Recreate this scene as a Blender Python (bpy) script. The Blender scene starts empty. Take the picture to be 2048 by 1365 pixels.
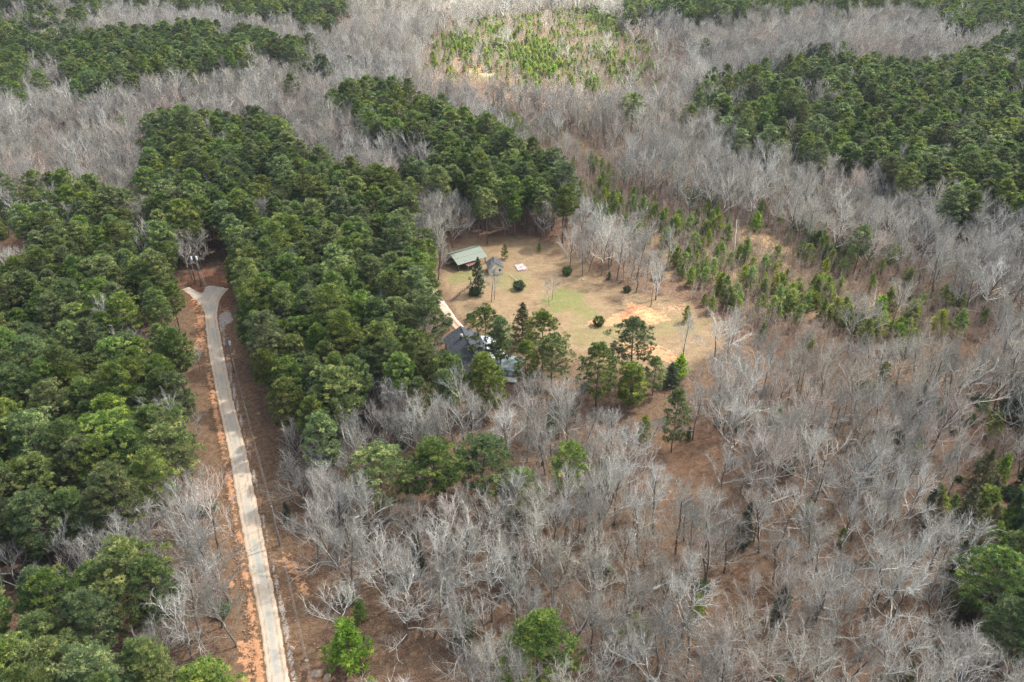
import bpy, math, random
import numpy as np
from mathutils import Vector
random.seed(7); RNG = np.random.default_rng(7)
SC = bpy.context.scene
C = SC.collection

# ------------------------------------------------------------ camera, sky, sun
CAM_H, PITCH, FOC = 110.0, math.radians(31.5), 1593.0        # FOC in pixels of the 2048 wide photograph
cam_d = bpy.data.cameras.new('camera'); cam = bpy.data.objects.new('camera', cam_d); C.objects.link(cam)
cam_d.sensor_width = 36.0; cam_d.lens = FOC / 2048 * 36.0
cam_d.clip_start = 1.0; cam_d.clip_end = 20000.0
cam.location = (0, 0, CAM_H); cam.rotation_euler = (math.pi/2 - PITCH, 0, 0)
SC.camera = cam

SUN_EL, SUN_AZ = math.radians(52), math.radians(62)
CLOUD_OP = .55
world = bpy.data.worlds.new('World'); SC.world = world; world.use_nodes = True
wn = world.node_tree; bg = wn.nodes['Background']
sky = wn.nodes.new('ShaderNodeTexSky'); sky.sky_type = 'NISHITA'; sky.sun_disc = False
sky.sun_elevation = SUN_EL; sky.sun_rotation = SUN_AZ; sky.air_density = 1.0; sky.dust_density = 3.0; sky.ozone_density = 1.0
hz = wn.nodes.new('ShaderNodeHueSaturation'); hz.inputs['Saturation'].default_value = .55; wn.links.new(sky.outputs[0], hz.inputs['Color']); wn.links.new(hz.outputs[0], bg.inputs[0]); bg.inputs[1].default_value = 0.085
sun_d = bpy.data.lights.new('sun', 'SUN'); sun = bpy.data.objects.new('sun', sun_d); C.objects.link(sun)
sun_d.energy = 5.0; sun_d.angle = math.radians(2.0); sun_d.color = (1.0, 0.94, 0.85)
SUNV = Vector((math.sin(SUN_AZ)*math.cos(SUN_EL), math.cos(SUN_AZ)*math.cos(SUN_EL), math.sin(SUN_EL)))
sun.rotation_euler = SUNV.to_track_quat('Z', 'Y').to_euler()
SC.view_settings.view_transform = 'Standard'; SC.view_settings.look = 'None'; SC.view_settings.exposure = 2.12

SC.cycles.max_bounces = 6; SC.cycles.diffuse_bounces = 4; SC.cycles.glossy_bounces = 2
SC.cycles.transparent_max_bounces = 8; SC.cycles.volume_bounces = 0; SC.cycles.use_denoising = True; SC.cycles.denoiser = 'OPENIMAGEDENOISE'; SC.cycles.denoising_input_passes = 'RGB_ALBEDO_NORMAL'; SC.cycles.denoising_prefilter = 'NONE'; SC.cycles.use_adaptive_sampling = False

# ------------------------------------------------------------ terrain and pixel <-> world
def sstep(a, b, x):
    t = np.clip((np.asarray(x, float) - a) / (b - a), 0, 1); return t*t*(3-2*t)
def ground_h(x, y):
    x = np.asarray(x, float); y = np.asarray(y, float)
    a = sstep(250, 430, y)
    return (2.6*np.sin(x/80+1.0)*np.sin(y/95.0) + 1.2*np.sin(x/37+2)*np.sin(y/43.0+1))*a + 5*sstep(520, 1000, y) \
        + 0.25*np.sin(x/11.0+.5)*np.sin(y/13.0)
CP, SP = math.cos(PITCH), math.sin(PITCH)
def project(x, y, z):
    x = np.asarray(x, float); y = np.asarray(y, float); z = np.asarray(z, float) - CAM_H
    d = np.maximum(y*CP - z*SP, 1e-3); v = -(y*SP + z*CP)
    return 1024 + FOC*x/d, 682.5 + FOC*v/d, d
def unproject(px, py, off=0.0):
    px = np.asarray(px, float); py = np.asarray(py, float)
    u = (px-1024)/FOC; v = (py-682.5)/FOC
    rz = -(v*CP + SP); ry = CP - v*SP
    z = np.zeros_like(u) + off
    for _ in range(12):
        t = (z - CAM_H)/np.minimum(rz, -0.02); x = u*t; y = ry*t
        z = ground_h(x, y) + off
    return x, y, z
def U(px, py, off=0.0):
    x, y, z = unproject(px, py, off); return Vector((float(x), float(y), float(z)))
def in_poly(px, py, poly):
    P = np.asarray(poly, float); px = np.asarray(px, float); py = np.asarray(py, float)
    inside = np.zeros(px.shape, bool); j = len(P)-1
    for i in range(len(P)):
        xi, yi = P[i]; xj, yj = P[j]
        if yi != yj:
            inside ^= ((yi > py) != (yj > py)) & (px < (xj-xi)*(py-yi)/(yj-yi) + xi)
        j = i
    return inside
def poly_dist(px, py, poly, closed=True):
    P = np.asarray(poly, float); px = np.asarray(px, float); py = np.asarray(py, float)
    d = np.full(px.shape, 1e9); n = len(P)
    for i in range(n if closed else n-1):
        a = P[i]; b = P[(i+1) % n]; ab = b-a
        t = np.clip(((px-a[0])*ab[0] + (py-a[1])*ab[1])/max(ab@ab, 1e-9), 0, 1)
        d = np.minimum(d, np.hypot(px-a[0]-t*ab[0], py-a[1]-t*ab[1]))
    return d
_G = RNG.random((256, 256))
def vnoise(x, y):
    x = np.asarray(x, float); y = np.asarray(y, float)
    xi = np.floor(x).astype(int); yi = np.floor(y).astype(int); fx = x-xi; fy = y-yi
    fx = fx*fx*(3-2*fx); fy = fy*fy*(3-2*fy)
    g = lambda a, b: _G[a % 256, b % 256]
    return (g(xi, yi)*(1-fx)+g(xi+1, yi)*fx)*(1-fy) + (g(xi, yi+1)*(1-fx)+g(xi+1, yi+1)*fx)*fy
def fnoise(x, y, o=4):
    s = 0; a = 1; t = 0
    for k in range(o):
        s = s + a*vnoise(x*2**k+17*k, y*2**k+31*k); t += a; a *= .55
    return s/t*2-1

# ------------------------------------------------------------ material helpers
def new_mat(name):
    m = bpy.data.materials.new(name); m.use_nodes = True
    nt = m.node_tree; return m, nt, nt.nodes['Principled BSDF']
def nd(nt, t, **kw):
    n = nt.nodes.new(t)
    for k, v in kw.items(): setattr(n, k, v)
    return n
def mixc(nt, fac, a, b, blend='MIX'):
    m = nt.nodes.new('ShaderNodeMix'); m.data_type = 'RGBA'; m.blend_type = blend
    for s, v in ((m.inputs[0], fac), (m.inputs[6], a), (m.inputs[7], b)):
        if isinstance(v, bpy.types.NodeSocket): nt.links.new(v, s)
        else: s.default_value = v if not isinstance(v, tuple) else (*v, 1.0)[:4]
    return m.outputs[2]
def mth(nt, op, a, b=None, clamp=False):
    m = nt.nodes.new('ShaderNodeMath'); m.operation = op; m.use_clamp = clamp
    for s, v in ((m.inputs[0], a), (m.inputs[1], b)):
        if v is None: continue
        if isinstance(v, bpy.types.NodeSocket): nt.links.new(v, s)
        else: s.default_value = v
    return m.outputs[0]
def ramp(nt, v, lo, hi):
    m = nt.nodes.new('ShaderNodeMapRange'); m.interpolation_type = 'SMOOTHSTEP'; m.inputs[1].default_value = lo; m.inputs[2].default_value = hi
    nt.links.new(v, m.inputs[0]); return m.outputs[0]
def noise(nt, scale, detail=4, vec=None, rough=.6):
    n = nd(nt, 'ShaderNodeTexNoise'); n.inputs['Scale'].default_value = scale; n.inputs['Detail'].default_value = detail
    n.inputs['Roughness'].default_value = rough
    if vec is not None: nt.links.new(vec, n.inputs['Vector'])
    return n.outputs['Fac']
def simple(name, col, rough=.8, var=.25, scale=3.0, metal=0.0, col2=None, bump=0.0):
    m, nt, p = new_mat(name)
    tc = nd(nt, 'ShaderNodeTexCoord'); f = noise(nt, scale, 5, tc.outputs['Object'])
    dk = col2 or tuple(c*(1-var) for c in col)
    nt.links.new(mixc(nt, ramp(nt, f, .35, .65), dk, tuple(min(1, c*(1+var*.4)) for c in col)), p.inputs['Base Color'])
    p.inputs['Roughness'].default_value = rough; p.inputs['Metallic'].default_value = metal
    p.inputs['Specular IOR Level'].default_value = .3
    if bump:
        b = nd(nt, 'ShaderNodeBump'); b.inputs['Strength'].default_value = bump; nt.links.new(f, b.inputs['Height']); nt.links.new(b.outputs[0], p.inputs['Normal'])
    return m
def leaf_mat(name, dark, light, tip, hue=.03, transl=.25):
    """foliage: colour varies leaf clump by leaf clump (attribute v) and tree by tree (random)"""
    m, nt, p = new_mat(name)
    at = nd(nt, 'ShaderNodeAttribute', attribute_name='v'); oi = nd(nt, 'ShaderNodeObjectInfo')
    c = mixc(nt, at.outputs['Fac'], dark, light)
    c = mixc(nt, ramp(nt, at.outputs['Fac'], .60, .95), c, tip)
    hs = nd(nt, 'ShaderNodeHueSaturation')
    r = oi.outputs['Random']
    nt.links.new(mth(nt, 'ADD', mth(nt, 'MULTIPLY', r, hue*2), .5-hue), hs.inputs['Hue'])
    r2 = mth(nt, 'FRACT', mth(nt, 'MULTIPLY', r, 17.31))
    nt.links.new(mth(nt, 'ADD', mth(nt, 'MULTIPLY', r2, .7), .68), hs.inputs['Value'])
    r3 = mth(nt, 'FRACT', mth(nt, 'MULTIPLY', r, 41.7))
    nt.links.new(mth(nt, 'ADD', mth(nt, 'MULTIPLY', r3, .35), .78), hs.inputs['Saturation'])
    nt.links.new(c, hs.inputs['Color'])
    nt.links.new(hs.outputs[0], p.inputs['Base Color']); p.inputs['Roughness'].default_value = .55; p.inputs['Specular IOR Level'].default_value = .3
    tr = nd(nt, 'ShaderNodeBsdfTranslucent'); nt.links.new(hs.outputs[0], tr.inputs[0])
    mx = nd(nt, 'ShaderNodeMixShader'); mx.inputs[0].default_value = transl
    nt.links.new(p.outputs[0], mx.inputs[1]); nt.links.new(tr.outputs[0], mx.inputs[2])
    nt.links.new(mx.outputs[0], nt.nodes['Material Output'].inputs[0])
    return m
def bark_mat(name, trunk, limb, twig, var=.42):
    """attribute v: 0 trunk, .5 limbs, 1 finest twigs"""
    m, nt, p = new_mat(name)
    at = nd(nt, 'ShaderNodeAttribute', attribute_name='v'); oi = nd(nt, 'ShaderNodeObjectInfo')
    c = mixc(nt, ramp(nt, at.outputs['Fac'], .0, .35), trunk, limb)
    c = mixc(nt, ramp(nt, at.outputs['Fac'], .55, .95), c, twig)
    tc = nd(nt, 'ShaderNodeTexCoord'); f = noise(nt, 2.2, 3, tc.outputs['Object'])
    c = mixc(nt, ramp(nt, f, .35, .7), c, mixc(nt, .5, c, (.09, .08, .06)))
    r = oi.outputs['Random']; pl = noise(nt, .016, 3, oi.outputs['Location']); pl2 = noise(nt, .035, 3, oi.outputs['Location'], .5)
    sel = mth(nt, 'ADD', mth(nt, 'MULTIPLY', mth(nt, 'FRACT', mth(nt, 'MULTIPLY', r, 7.7)), .6), mth(nt, 'MULTIPLY', mth(nt, 'SUBTRACT', pl, .5), 2.4))
    warm = mixc(nt, ramp(nt, sel, .15, .65), c, mixc(nt, .75, c, (.84, .79, .70), 'MULTIPLY'))
    warm = mixc(nt, ramp(nt, mth(nt, 'ADD', mth(nt, 'MULTIPLY', r, .3), pl2), .76, .90), warm, mixc(nt, .7, c, (.80, .62, .56), 'MULTIPLY'))
    hs = nd(nt, 'ShaderNodeHueSaturation'); nt.links.new(warm, hs.inputs['Color'])
    nt.links.new(mth(nt, 'ADD', mth(nt, 'MULTIPLY', r, var*1.6), 1-var), hs.inputs['Value'])
    nt.links.new(hs.outputs[0], p.inputs['Base Color']); p.inputs['Roughness'].default_value = .85; p.inputs['Specular IOR Level'].default_value = .2
    return m

M = {}
M['needle'] = leaf_mat('pine_needles', (.070, .120, .030), (.190, .255, .062), (.40, .44, .12), transl=.40, hue=.02)
M['needle_yellow'] = leaf_mat('yellow_green_needles', (.095, .145, .018), (.19, .25, .03), (.32, .34, .05), hue=.01, transl=.38)
M['young'] = leaf_mat('young_pine_needles', (.12, .190, .026), (.26, .34, .045), (.42, .47, .07), hue=.025, transl=.38)
M['cedar'] = leaf_mat('cedar_sprays', (.046, .082, .038), (.10, .145, .066), (.21, .20, .08), hue=.025, transl=.33)
M['bronze'] = leaf_mat('bronze_cedar_sprays', (.080, .100, .038), (.165, .165, .06), (.33, .23, .08), hue=.02, transl=.33)
M['leaf'] = leaf_mat('evergreen_leaves', (.05, .09, .026), (.10, .16, .04), (.17, .24, .07), hue=.03, transl=.33)
M['pinebark'] = bark_mat('pine_bark', (.15, .115, .09), (.17, .14, .115), (.17, .14, .11), .2)
M['bark'] = bark_mat('hardwood_bark', (.19, .175, .15), (.74, .74, .69), (.40, .38, .335))
M['sapbark'] = bark_mat('sapling_bark', (.56, .50, .43), (.56, .48, .41), (.47, .38, .31), .3)

# ------------------------------------------------------------ mesh helpers
def link(name, me, parent=None, loc=None):
    o = bpy.data.objects.new(name, me); C.objects.link(o)
    if parent is not None: o.parent = parent
    if loc is not None: o.location = loc
    return o
def tag(o, label=None, cat=None, group=None, kind=None):
    if label: o['label'] = label
    if cat: o['category'] = cat
    if group: o['group'] = group
    if kind: o['kind'] = kind
    return o
class MB:
    """collects polygons with a per-vertex value v and a material slot"""
    def __init__(s): s.V = []; s.L = []; s.T = []; s.A = []; s.MI = []; s.n = 0
    def add(s, V, F, v=0.0, mi=0):
        V = np.asarray(V, float).reshape(-1, 3); F = np.asarray(F, int)
        s.V.append(V); s.L.append((F + s.n).ravel()); s.T.append(np.full(len(F), F.shape[1])); s.MI.append(np.full(len(F), mi))
        s.A.append(np.broadcast_to(np.asarray(v, float), (len(V),)).copy()); s.n += len(V); return s
    def tubes(s, P0, P1, R0, R1, v, k=3, mi=0, cap=False):
        P0 = np.asarray(P0, float).reshape(-1, 3); P1 = np.asarray(P1, float).reshape(-1, 3); n = len(P0)
        d = P1-P0; d /= np.maximum(np.linalg.norm(d, axis=1, keepdims=True), 1e-9)
        ref = np.where(np.abs(d[:, 2:3]) > .9, np.array([[1., 0, 0]]), np.array([[0, 0, 1.]]))
        a = np.cross(d, ref); a /= np.linalg.norm(a, axis=1, keepdims=True); b = np.cross(d, a)
        th = np.arange(k)*2*math.pi/k
        ring = a[:, None]*np.cos(th)[None, :, None] + b[:, None]*np.sin(th)[None, :, None]
        R0 = np.broadcast_to(R0, (n,)); R1 = np.broadcast_to(R1, (n,))
        V = np.concatenate([P0[:, None]+ring*R0[:, None, None], P1[:, None]+ring*R1[:, None, None]], 1)
        i = np.arange(k); j = (i+1) % k
        F = np.stack([i, j, j+k, i+k], 1)[None] + (np.arange(n)*2*k)[:, None, None]
        vv = np.repeat(np.broadcast_to(v, (n,)), 2*k)
        s.add(V.reshape(-1, 3), F.reshape(-1, 4), vv, mi)
        if cap:
            F2 = (np.arange(k)+k)[None] + (np.arange(n)*2*k)[:, None]
            s.L.append((F2+s.n-n*2*k).ravel()); s.T.append(np.full(n, k)); s.MI.append(np.full(n, mi))
        return s
    def box(s, c, size, rot=0.0, v=0.0, mi=0):
        x, y, z = [q/2 for q in size]
        V = np.array([[a, b, e] for e in (-z, z) for a, b in ((-x, -y), (x, -y), (x, y), (-x, y))])
        cr, sr = math.cos(rot), math.sin(rot)
        V = np.stack([V[:, 0]*cr-V[:, 1]*sr, V[:, 0]*sr+V[:, 1]*cr, V[:, 2]], 1) + np.array(c)
        return s.add(V, [[0, 3, 2, 1], [4, 5, 6, 7], [0, 1, 5, 4], [1, 2, 6, 5], [2, 3, 7, 6], [3, 0, 4, 7]], v, mi)
    def slab(s, pts, th, v=0.0, mi=0):
        """a quad or polygon (top outline) thickened downwards"""
        P = np.array([tuple(p) for p in pts], float); n = len(P); Q = P.copy(); Q[:, 2] -= th
        s.add(P, [list(range(n))], v, mi); s.add(Q, [list(range(n))[::-1]], v, mi)
        V = np.concatenate([P, Q]); i = np.arange(n); j = (i+1) % n
        return s.add(V, np.stack([i, i+n, j+n, j], 1), v, mi)
    def mesh(s, name, mats, smooth=False):
        V = np.concatenate(s.V); Lp = np.concatenate(s.L); T = np.concatenate(s.T)
        me = bpy.data.meshes.new(name)
        me.vertices.add(len(V)); me.vertices.foreach_set('co', V.ravel().astype(np.float32))
        me.loops.add(len(Lp)); me.loops.foreach_set('vertex_index', Lp.astype(np.int32))
        me.polygons.add(len(T)); me.polygons.foreach_set('loop_start', np.concatenate([[0], np.cumsum(T)[:-1]]).astype(np.int32))
        for m in (mats if isinstance(mats, (list, tuple)) else [mats]): me.materials.append(m)
        me.polygons.foreach_set('material_index', np.concatenate(s.MI).astype(np.int32))
        me.update(calc_edges=True)
        if smooth: me.shade_smooth()
        at = me.attributes.new('v', 'FLOAT', 'POINT'); at.data.foreach_set('value', np.concatenate(s.A).astype(np.float32))
        return me

# ------------------------------------------------------------ tree generators
def rdir(rng, d, ang):
    """directions tilted from d by ang, random azimuth"""
    d = d/np.linalg.norm(d); r = rng.normal(size=3); a = np.cross(d, r); a /= np.linalg.norm(a)
    return d*math.cos(ang) + a*math.sin(ang)
def bare_tree(seed, H=15.0, spread=1.0, dens=1.0, fork=.4, mat='bark'):
    fork *= .82
    rng = np.random.default_rng(seed)
    S = {0: [], 1: []}                                        # trunk, crown
    def walk(p, d, L, r0, r1, n, wob, trop, v, key):
        pts = [p]; step = L/n
        for i in range(n):
            d = d + rng.normal(size=3)*wob + np.array([0, 0, trop]); d = d/np.linalg.norm(d)
            q = p + d*step; ra = r0+(r1-r0)*i/n; rb = r0+(r1-r0)*(i+1)/n
            S[key].append((p, q, ra, rb, v)); p = q; pts.append(p)
        return pts, d
    def at(pts, u):
        k = min(max(u, 0), .9999)*(len(pts)-1); b = int(k); return pts[b]+(pts[b+1]-pts[b])*(k-b), pts[b+1]-pts[b]
    g = H/15
    top, _ = walk(np.zeros(3), np.array([rng.normal()*.04, rng.normal()*.04, 1.0]), H*.80, .21*g, .09*g, 8, .07, .04, .0, 0)
    nl = int(9*dens + rng.integers(0, 3)); az0 = rng.random()*6.28
    for i in range(nl):
        t = fork + (1-fork)*(i/(nl-1))**.85
        p, _ = at(top, t)
        az = az0 + i*2.4 + rng.normal()*.35; f = (t-fork)/(1-fork); el = math.radians(32 + 40*f + rng.normal()*9)
        d = np.array([math.cos(az)*math.cos(el), math.sin(az)*math.cos(el), math.sin(el)])
        L = H*.46*spread*(1.0-.42*f)*rng.uniform(.75, 1.25); r = .092*g*(1-.35*f)*rng.uniform(.8, 1.2)
        lp, _ = walk(p, d, L, r, r*.40, 6, .15, .085, .4, 1)
        nb = max(3, int(6*dens+rng.integers(-1, 2)))
        for j in range(nb):
            u = .22+.78*(j+rng.random()*.6)/nb; q, dd = at(lp, u)
            d2 = rdir(rng, dd, rng.uniform(.4, .85)); d2[2] += .25*np.linalg.norm(d2)
            L2 = L*rng.uniform(.30, .58)*(1.15-.45*u); r2 = max(r*.50*(1-.4*u), .032)
            bp, _ = walk(q, d2, L2, r2, .022, 4, .17, .12, .5, 1)
            for m in range(5):
                q2, d3 = at(bp, .2+.8*(m+rng.random())/5); d3 = rdir(rng, d3, rng.uniform(.45, .95)); d3[2] += .15*np.linalg.norm(d3)
                tp, _ = walk(q2, d3, L2*rng.uniform(.30, .62), .021, .012, 2, .25, .12, .7, 1)
                for w in range(4):
                    q3, d4 = at(tp, rng.uniform(.3, 1)); walk(q3, rdir(rng, d4, rng.uniform(.35, .8)), rng.uniform(.4, 1.0), .0125, .007, 1, .1, .1, 1.0, 1)
    out = []
    for key, kk in ((0, 7), (1, 3)):
        a = S[key]; mb = MB()
        mb.tubes([s[0] for s in a], [s[1] for s in a], np.array([s[2] for s in a]), np.array([s[3] for s in a]), np.array([s[4] for s in a]), kk)
        out.append(mb)
    return out
def tufts(mb, rng, Cn, D, n, ln, wd, v, spread=1.25, mi=0):
    """needle clumps: n narrow triangles bristling round direction D from each centre"""
    Cn = np.asarray(Cn); D = np.asarray(D); N = len(Cn)
    D = D/np.linalg.norm(D, axis=1, keepdims=True)
    R = rng.normal(size=(N, n, 3)); R /= np.linalg.norm(R, axis=2, keepdims=True)
    dirs = D[:, None]*.75 + R*spread*.8; dirs /= np.linalg.norm(dirs, axis=2, keepdims=True)
    side = np.cross(dirs, rng.normal(size=(N, n, 3))*.45 + np.array([0, 0, 1.0])); side /= np.linalg.norm(side, axis=2, keepdims=True)
    L = ln*rng.uniform(.7, 1.25, (N, n, 1)); W = wd*rng.uniform(.7, 1.3, (N, n, 1))
    o = Cn[:, None] + R*ln*.18
    A = o - side*W*.5; B = o + side*W*.5; T = o + dirs*L
    V = np.stack([A, B, T], 2).reshape(-1, 3)
    vv = np.clip(np.asarray(v)[:, None] + rng.normal(size=(N, n))*.13, 0, 1)
    mb.add(V, np.arange(len(V)).reshape(-1, 3), np.repeat(vv.ravel(), 3), mi)
def pine_tree(seed, H=18.0, R=4.1, base=.48, nb=44, nt=9, tn=12, ln=.36, wd=.11):
    rng = np.random.default_rng(seed)
    tr = MB(); n = 9; zs = np.linspace(0, H*.97, n+1); off = np.cumsum(rng.normal(size=(n+1, 2))*.07, 0); off[0] = 0
    P = np.column_stack([off, zs]); rr = np.interp(zs/H, [0, .06, .5, 1], [.30, .22, .16, .04])*H/18
    tr.tubes(P[:-1], P[1:], rr[:-1], rr[1:], .1, 7)
    cr = MB(); Pc = []; Pr = []; Pd = []; segs = []
    lob = rng.random(6)*.65+.65; la = rng.random()*6.28
    for i in range(nb):
        t = (i+.5)/nb; z = H*(base + (1-base)*t*1.02)
        prof = np.interp(t, [0, .12, .35, .6, .85, 1], [.62, .90, 1.0, .88, .56, .14])
        az = i*2.39996 + rng.normal()*.25
        lobe = np.interp(((az-la) % 6.283)/6.283*6, range(7), list(lob)+[lob[0]])
        L = R*prof*lobe*rng.uniform(.74, 1.10)
        el = math.radians(np.interp(t, [0, .5, 1], [-6, 16, 60]) + rng.normal()*6)
        p = np.array([np.interp(z, zs, P[:, 0]), np.interp(z, zs, P[:, 1]), z])
        d = np.array([math.cos(az)*math.cos(el), math.sin(az)*math.cos(el), math.sin(el)])
        q = p + d*L*.55; dn = d + np.array([0, 0, .22]); e = q + dn/np.linalg.norm(dn)*L*.45
        segs += [(p, q, .06*(1.2-t), .04), (q, e, .04, .018)]
        sd = np.cross(d, [0, 0, 1]); sd /= np.linalg.norm(sd)+1e-9
        for u, lat in ((1.0, 0), (.80, .30), (.74, -.32), (.50, .24), (.46, -.22), (.9, rng.normal()*.2)):
            if u < .6 and rng.random() < .35: continue
            b = (p+(q-p)*u/.55) if u < .55 else (q+(e-q)*(u-.55)/.45)
            c = b + sd*(lat+rng.normal()*.05)*L + np.array([0, 0, rng.uniform(-.05, .25)])
            if abs(lat) > .1: segs.append((b-(e-q)*.15, c, .022, .012))
            Pc.append(c); Pr.append(rng.uniform(.26, .52)*(R/4.1)**.5); Pd.append(d*.35+np.array([0, 0, .8]))
    Pc = np.array(Pc); Pr = np.array(Pr); Pd = np.array(Pd); N = len(Pc)
    Q = rng.normal(size=(N, nt, 3)); Q /= np.linalg.norm(Q, axis=2, keepdims=True); Q[..., 2] = np.abs(Q[..., 2])*.9-.15
    Cn = Pc[:, None] + Q*Pr[:, None, None]*np.array([1, 1, .72]); D = Q + Pd[:, None]*.5
    v = np.clip(.46 + rng.normal(size=(N, 1))*.24 + rng.normal(size=(N, nt))*.14, 0, 1)
    tufts(cr, rng, Cn.reshape(-1, 3), D.reshape(-1, 3), tn, ln, wd, v.ravel())
    cr.tubes([s[0] for s in segs], [s[1] for s in segs], [s[2] for s in segs], [s[3] for s in segs], .5, 3, mi=1)
    return tr, cr
def cone_tree(seed, H=6.0, R=1.7, nb=34, nt=7, tn=14, ln=.42, wd=.13, power=.85, base=.10, droop=10, vm=.45):
    """young pines, cedars: foliage to the ground on a straight stem"""
    rng = np.random.default_rng(seed)
    tr = MB(); tr.tubes([[0, 0, 0], [0, 0, H*.5]], [[0, 0, H*.5], [0, 0, H*.95]], [.018*H, .010*H], [.010*H, .02], .1, 6)
    cr = MB(); Cn = []; D = []; segs = []
    lob = rng.random(5)*.6+.7
    for i in range(nb):
        t = (i+.5)/nb; z = H*(base+(1-base)*t)
        az = i*2.39996+rng.normal()*.3; lobe = np.interp((az % 6.283)/6.283*5, range(6), list(lob)+[lob[0]])
        L = R*max((1-t)**power*np.interp(t, [0, .15, 1], [.75, 1, 1]), .07)*lobe*rng.uniform(.75, 1.2)
        el = math.radians(np.interp(t, [0, 1], [droop, 62])+rng.normal()*7)
        d = np.array([math.cos(az)*math.cos(el), math.sin(az)*math.cos(el), math.sin(el)]); p = np.array([0, 0, z])
        segs.append((p, p+d*L, .03*(1.2-t), .012)); sd = np.cross(d, [0, 0, 1]); sd /= np.linalg.norm(sd)+1e-9
        for j in range(max(2, int(nt*(L/R)+1))):
            u = rng.uniform(.25, 1.0)
            Cn.append(p+d*L*u+sd*rng.normal()*L*.22); D.append(d*.8+np.array([0, 0, .7]))
    Cn = np.array(Cn); D = np.array(D)
    tufts(cr, rng, Cn, D, tn, ln, wd, np.clip(vm+rng.normal(size=len(Cn))*.18, 0, 1))
    cr.tubes([s[0] for s in segs], [s[1] for s in segs], [s[2] for s in segs], [s[3] for s in segs], .5, 3, mi=1)
    return tr, cr
def sapling(seed, H=6.0):
    rng = np.random.default_rng(seed); a = []
    for s in range(rng.integers(2, 5)):
        p = np.array([rng.normal()*.7, rng.normal()*.7, 0]); d = np.array([rng.normal()*.05, rng.normal()*.05, 1]); h = H*rng.uniform(.65, 1.1)
        n = 5
        for i in range(n):
            d = d+rng.normal(size=3)*.05; d[2] = abs(d[2]); d /= np.linalg.norm(d); q = p+d*h/n
            r0 = .040*(1-i/n)+.012; a.append((p, q, r0, .040*(1-(i+1)/n)+.012, .15+.12*i))
            if i > 0:
                for k in range(6):
                    b = p+(q-p)*rng.random(); e = rdir(rng, d, rng.uniform(.4, .8)); L = rng.uniform(.5, 1.3)*(1.2-.12*i)
                    m = b+e*L*.5; e2 = e+np.array([0, 0, .3]); e2 /= np.linalg.norm(e2); f = m+e2*L*.5
                    a += [(b, m, .017, .013, .7), (m, f, .013, .008, .9)]
                    for w in range(2):
                        a.append((m, m+rdir(rng, e, .6)*rng.uniform(.25, .6), .011, .007, 1.0))
            p = q
    mb = MB(); mb.tubes([s[0] for s in a], [s[1] for s in a], np.array([s[2] for s in a]), np.array([s[3] for s in a]), np.array([s[4] for s in a]), 3)
    return mb
def twig_bush(seed, H=1.6, R=1.4, n=38):
    rng = np.random.default_rng(seed); a = []
    for i in range(n):
        az = rng.random()*6.28; el = rng.uniform(.5, 1.4); d = np.array([math.cos(az)*math.cos(el), math.sin(az)*math.cos(el), math.sin(el)])
        p = np.array([rng.normal()*.2, rng.normal()*.2, 0]); m = p+d*H*.6; f = m+rdir(rng, d, .35)*H*.5
        a += [(p, m, .022, .015, .5), (m, f, .015, .008, .9)]
        for w in range(4): b = p+(f-p)*rng.uniform(.4, .95); a.append((b, b+rdir(rng, d, .7)*rng.uniform(.2, .6), .011, .007, 1.0))
    mb = MB(); mb.tubes([s[0] for s in a], [s[1] for s in a], np.array([s[2] for s in a]), np.array([s[3] for s in a]), np.array([s[4] for s in a]), 3)
    return mb
def leaf_bush(seed, H=1.8, R=1.2, n=190):
    rng = np.random.default_rng(seed)
    P = rng.normal(size=(n, 3)); P /= np.linalg.norm(P, axis=1, keepdims=True)
    lum = 1+.22*np.sin(P[:, 0]*4+seed)*np.cos(P[:, 1]*5); r = rng.uniform(.45, 1.0, n)**.5*lum
    Q = P*r[:, None]*np.array([R, R, H/2])+np.array([0, 0, H*.52]); Q[:, 2] = np.maximum(Q[:, 2], .1)
    mb = MB(); tufts(mb, rng, Q, P+np.array([0, 0, .5]), 12, .30, .13, np.clip(.45+rng.normal(size=n)*.2, 0, 1))
    st = [(np.zeros(3), P[i]*np.array([R, R, H/2])*.8+np.array([0, 0, H*.5])) for i in range(10)]
    mb.tubes([s[0] for s in st], [s[1] for s in st], .03, .012, .5, 3, mi=1)
    return mb

PROTO = {}           # kind -> list of dict(h, parts=[(name, mesh)], merged=mesh)
def reg(kind, h, parts):
    """parts: [(part name, MB, mats)] ; also a merged mesh for the far masses"""
    d = dict(h=h, parts=[(n, mb.mesh(kind+'_'+n, mats)) for n, mb, mats in parts])
    if len(parts) == 1: d['merged'] = d['parts'][0][1]
    else:
        mg = MB(); allm = []
        for n, mb, mats in parts:
            mats = mats if isinstance(mats, list) else [mats]; o0 = len(allm); allm += mats; base = mg.n
            mg.V += mb.V; mg.A += mb.A; mg.T += mb.T; mg.L += [l+base for l in mb.L]; mg.MI += [m+o0 for m in mb.MI]; mg.n += mb.n
        d['merged'] = mg.mesh(kind+'_whole', allm)
    PROTO.setdefault(kind, []).append(d)
for i in range(7):
    H = [18, 17, 19, 16, 18, 20, 17][i]
    t, c = pine_tree(100+i, H, [4.1, 3.6, 4.4, 3.4, 4.0, 4.2, 3.8][i], [.46, .5, .5, .42, .52, .52, .40][i])
    reg('pine_tree', H, [('trunk', t, M['pinebark']), ('crown', c, [M['needle'], M['pinebark']])])
t, c = pine_tree(140, 14, 4.0, .22, 60, 10)
reg('yellow_pine', 14, [('trunk', t, M['pinebark']), ('crown', c, [M['needle_yellow'], M['pinebark']])])
t, c = pine_tree(141, 15, 4.4, .20, 70, 10)
reg('full_pine', 15, [('trunk', t, M['pinebark']), ('crown', c, [M['needle'], M['pinebark']])])
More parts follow.
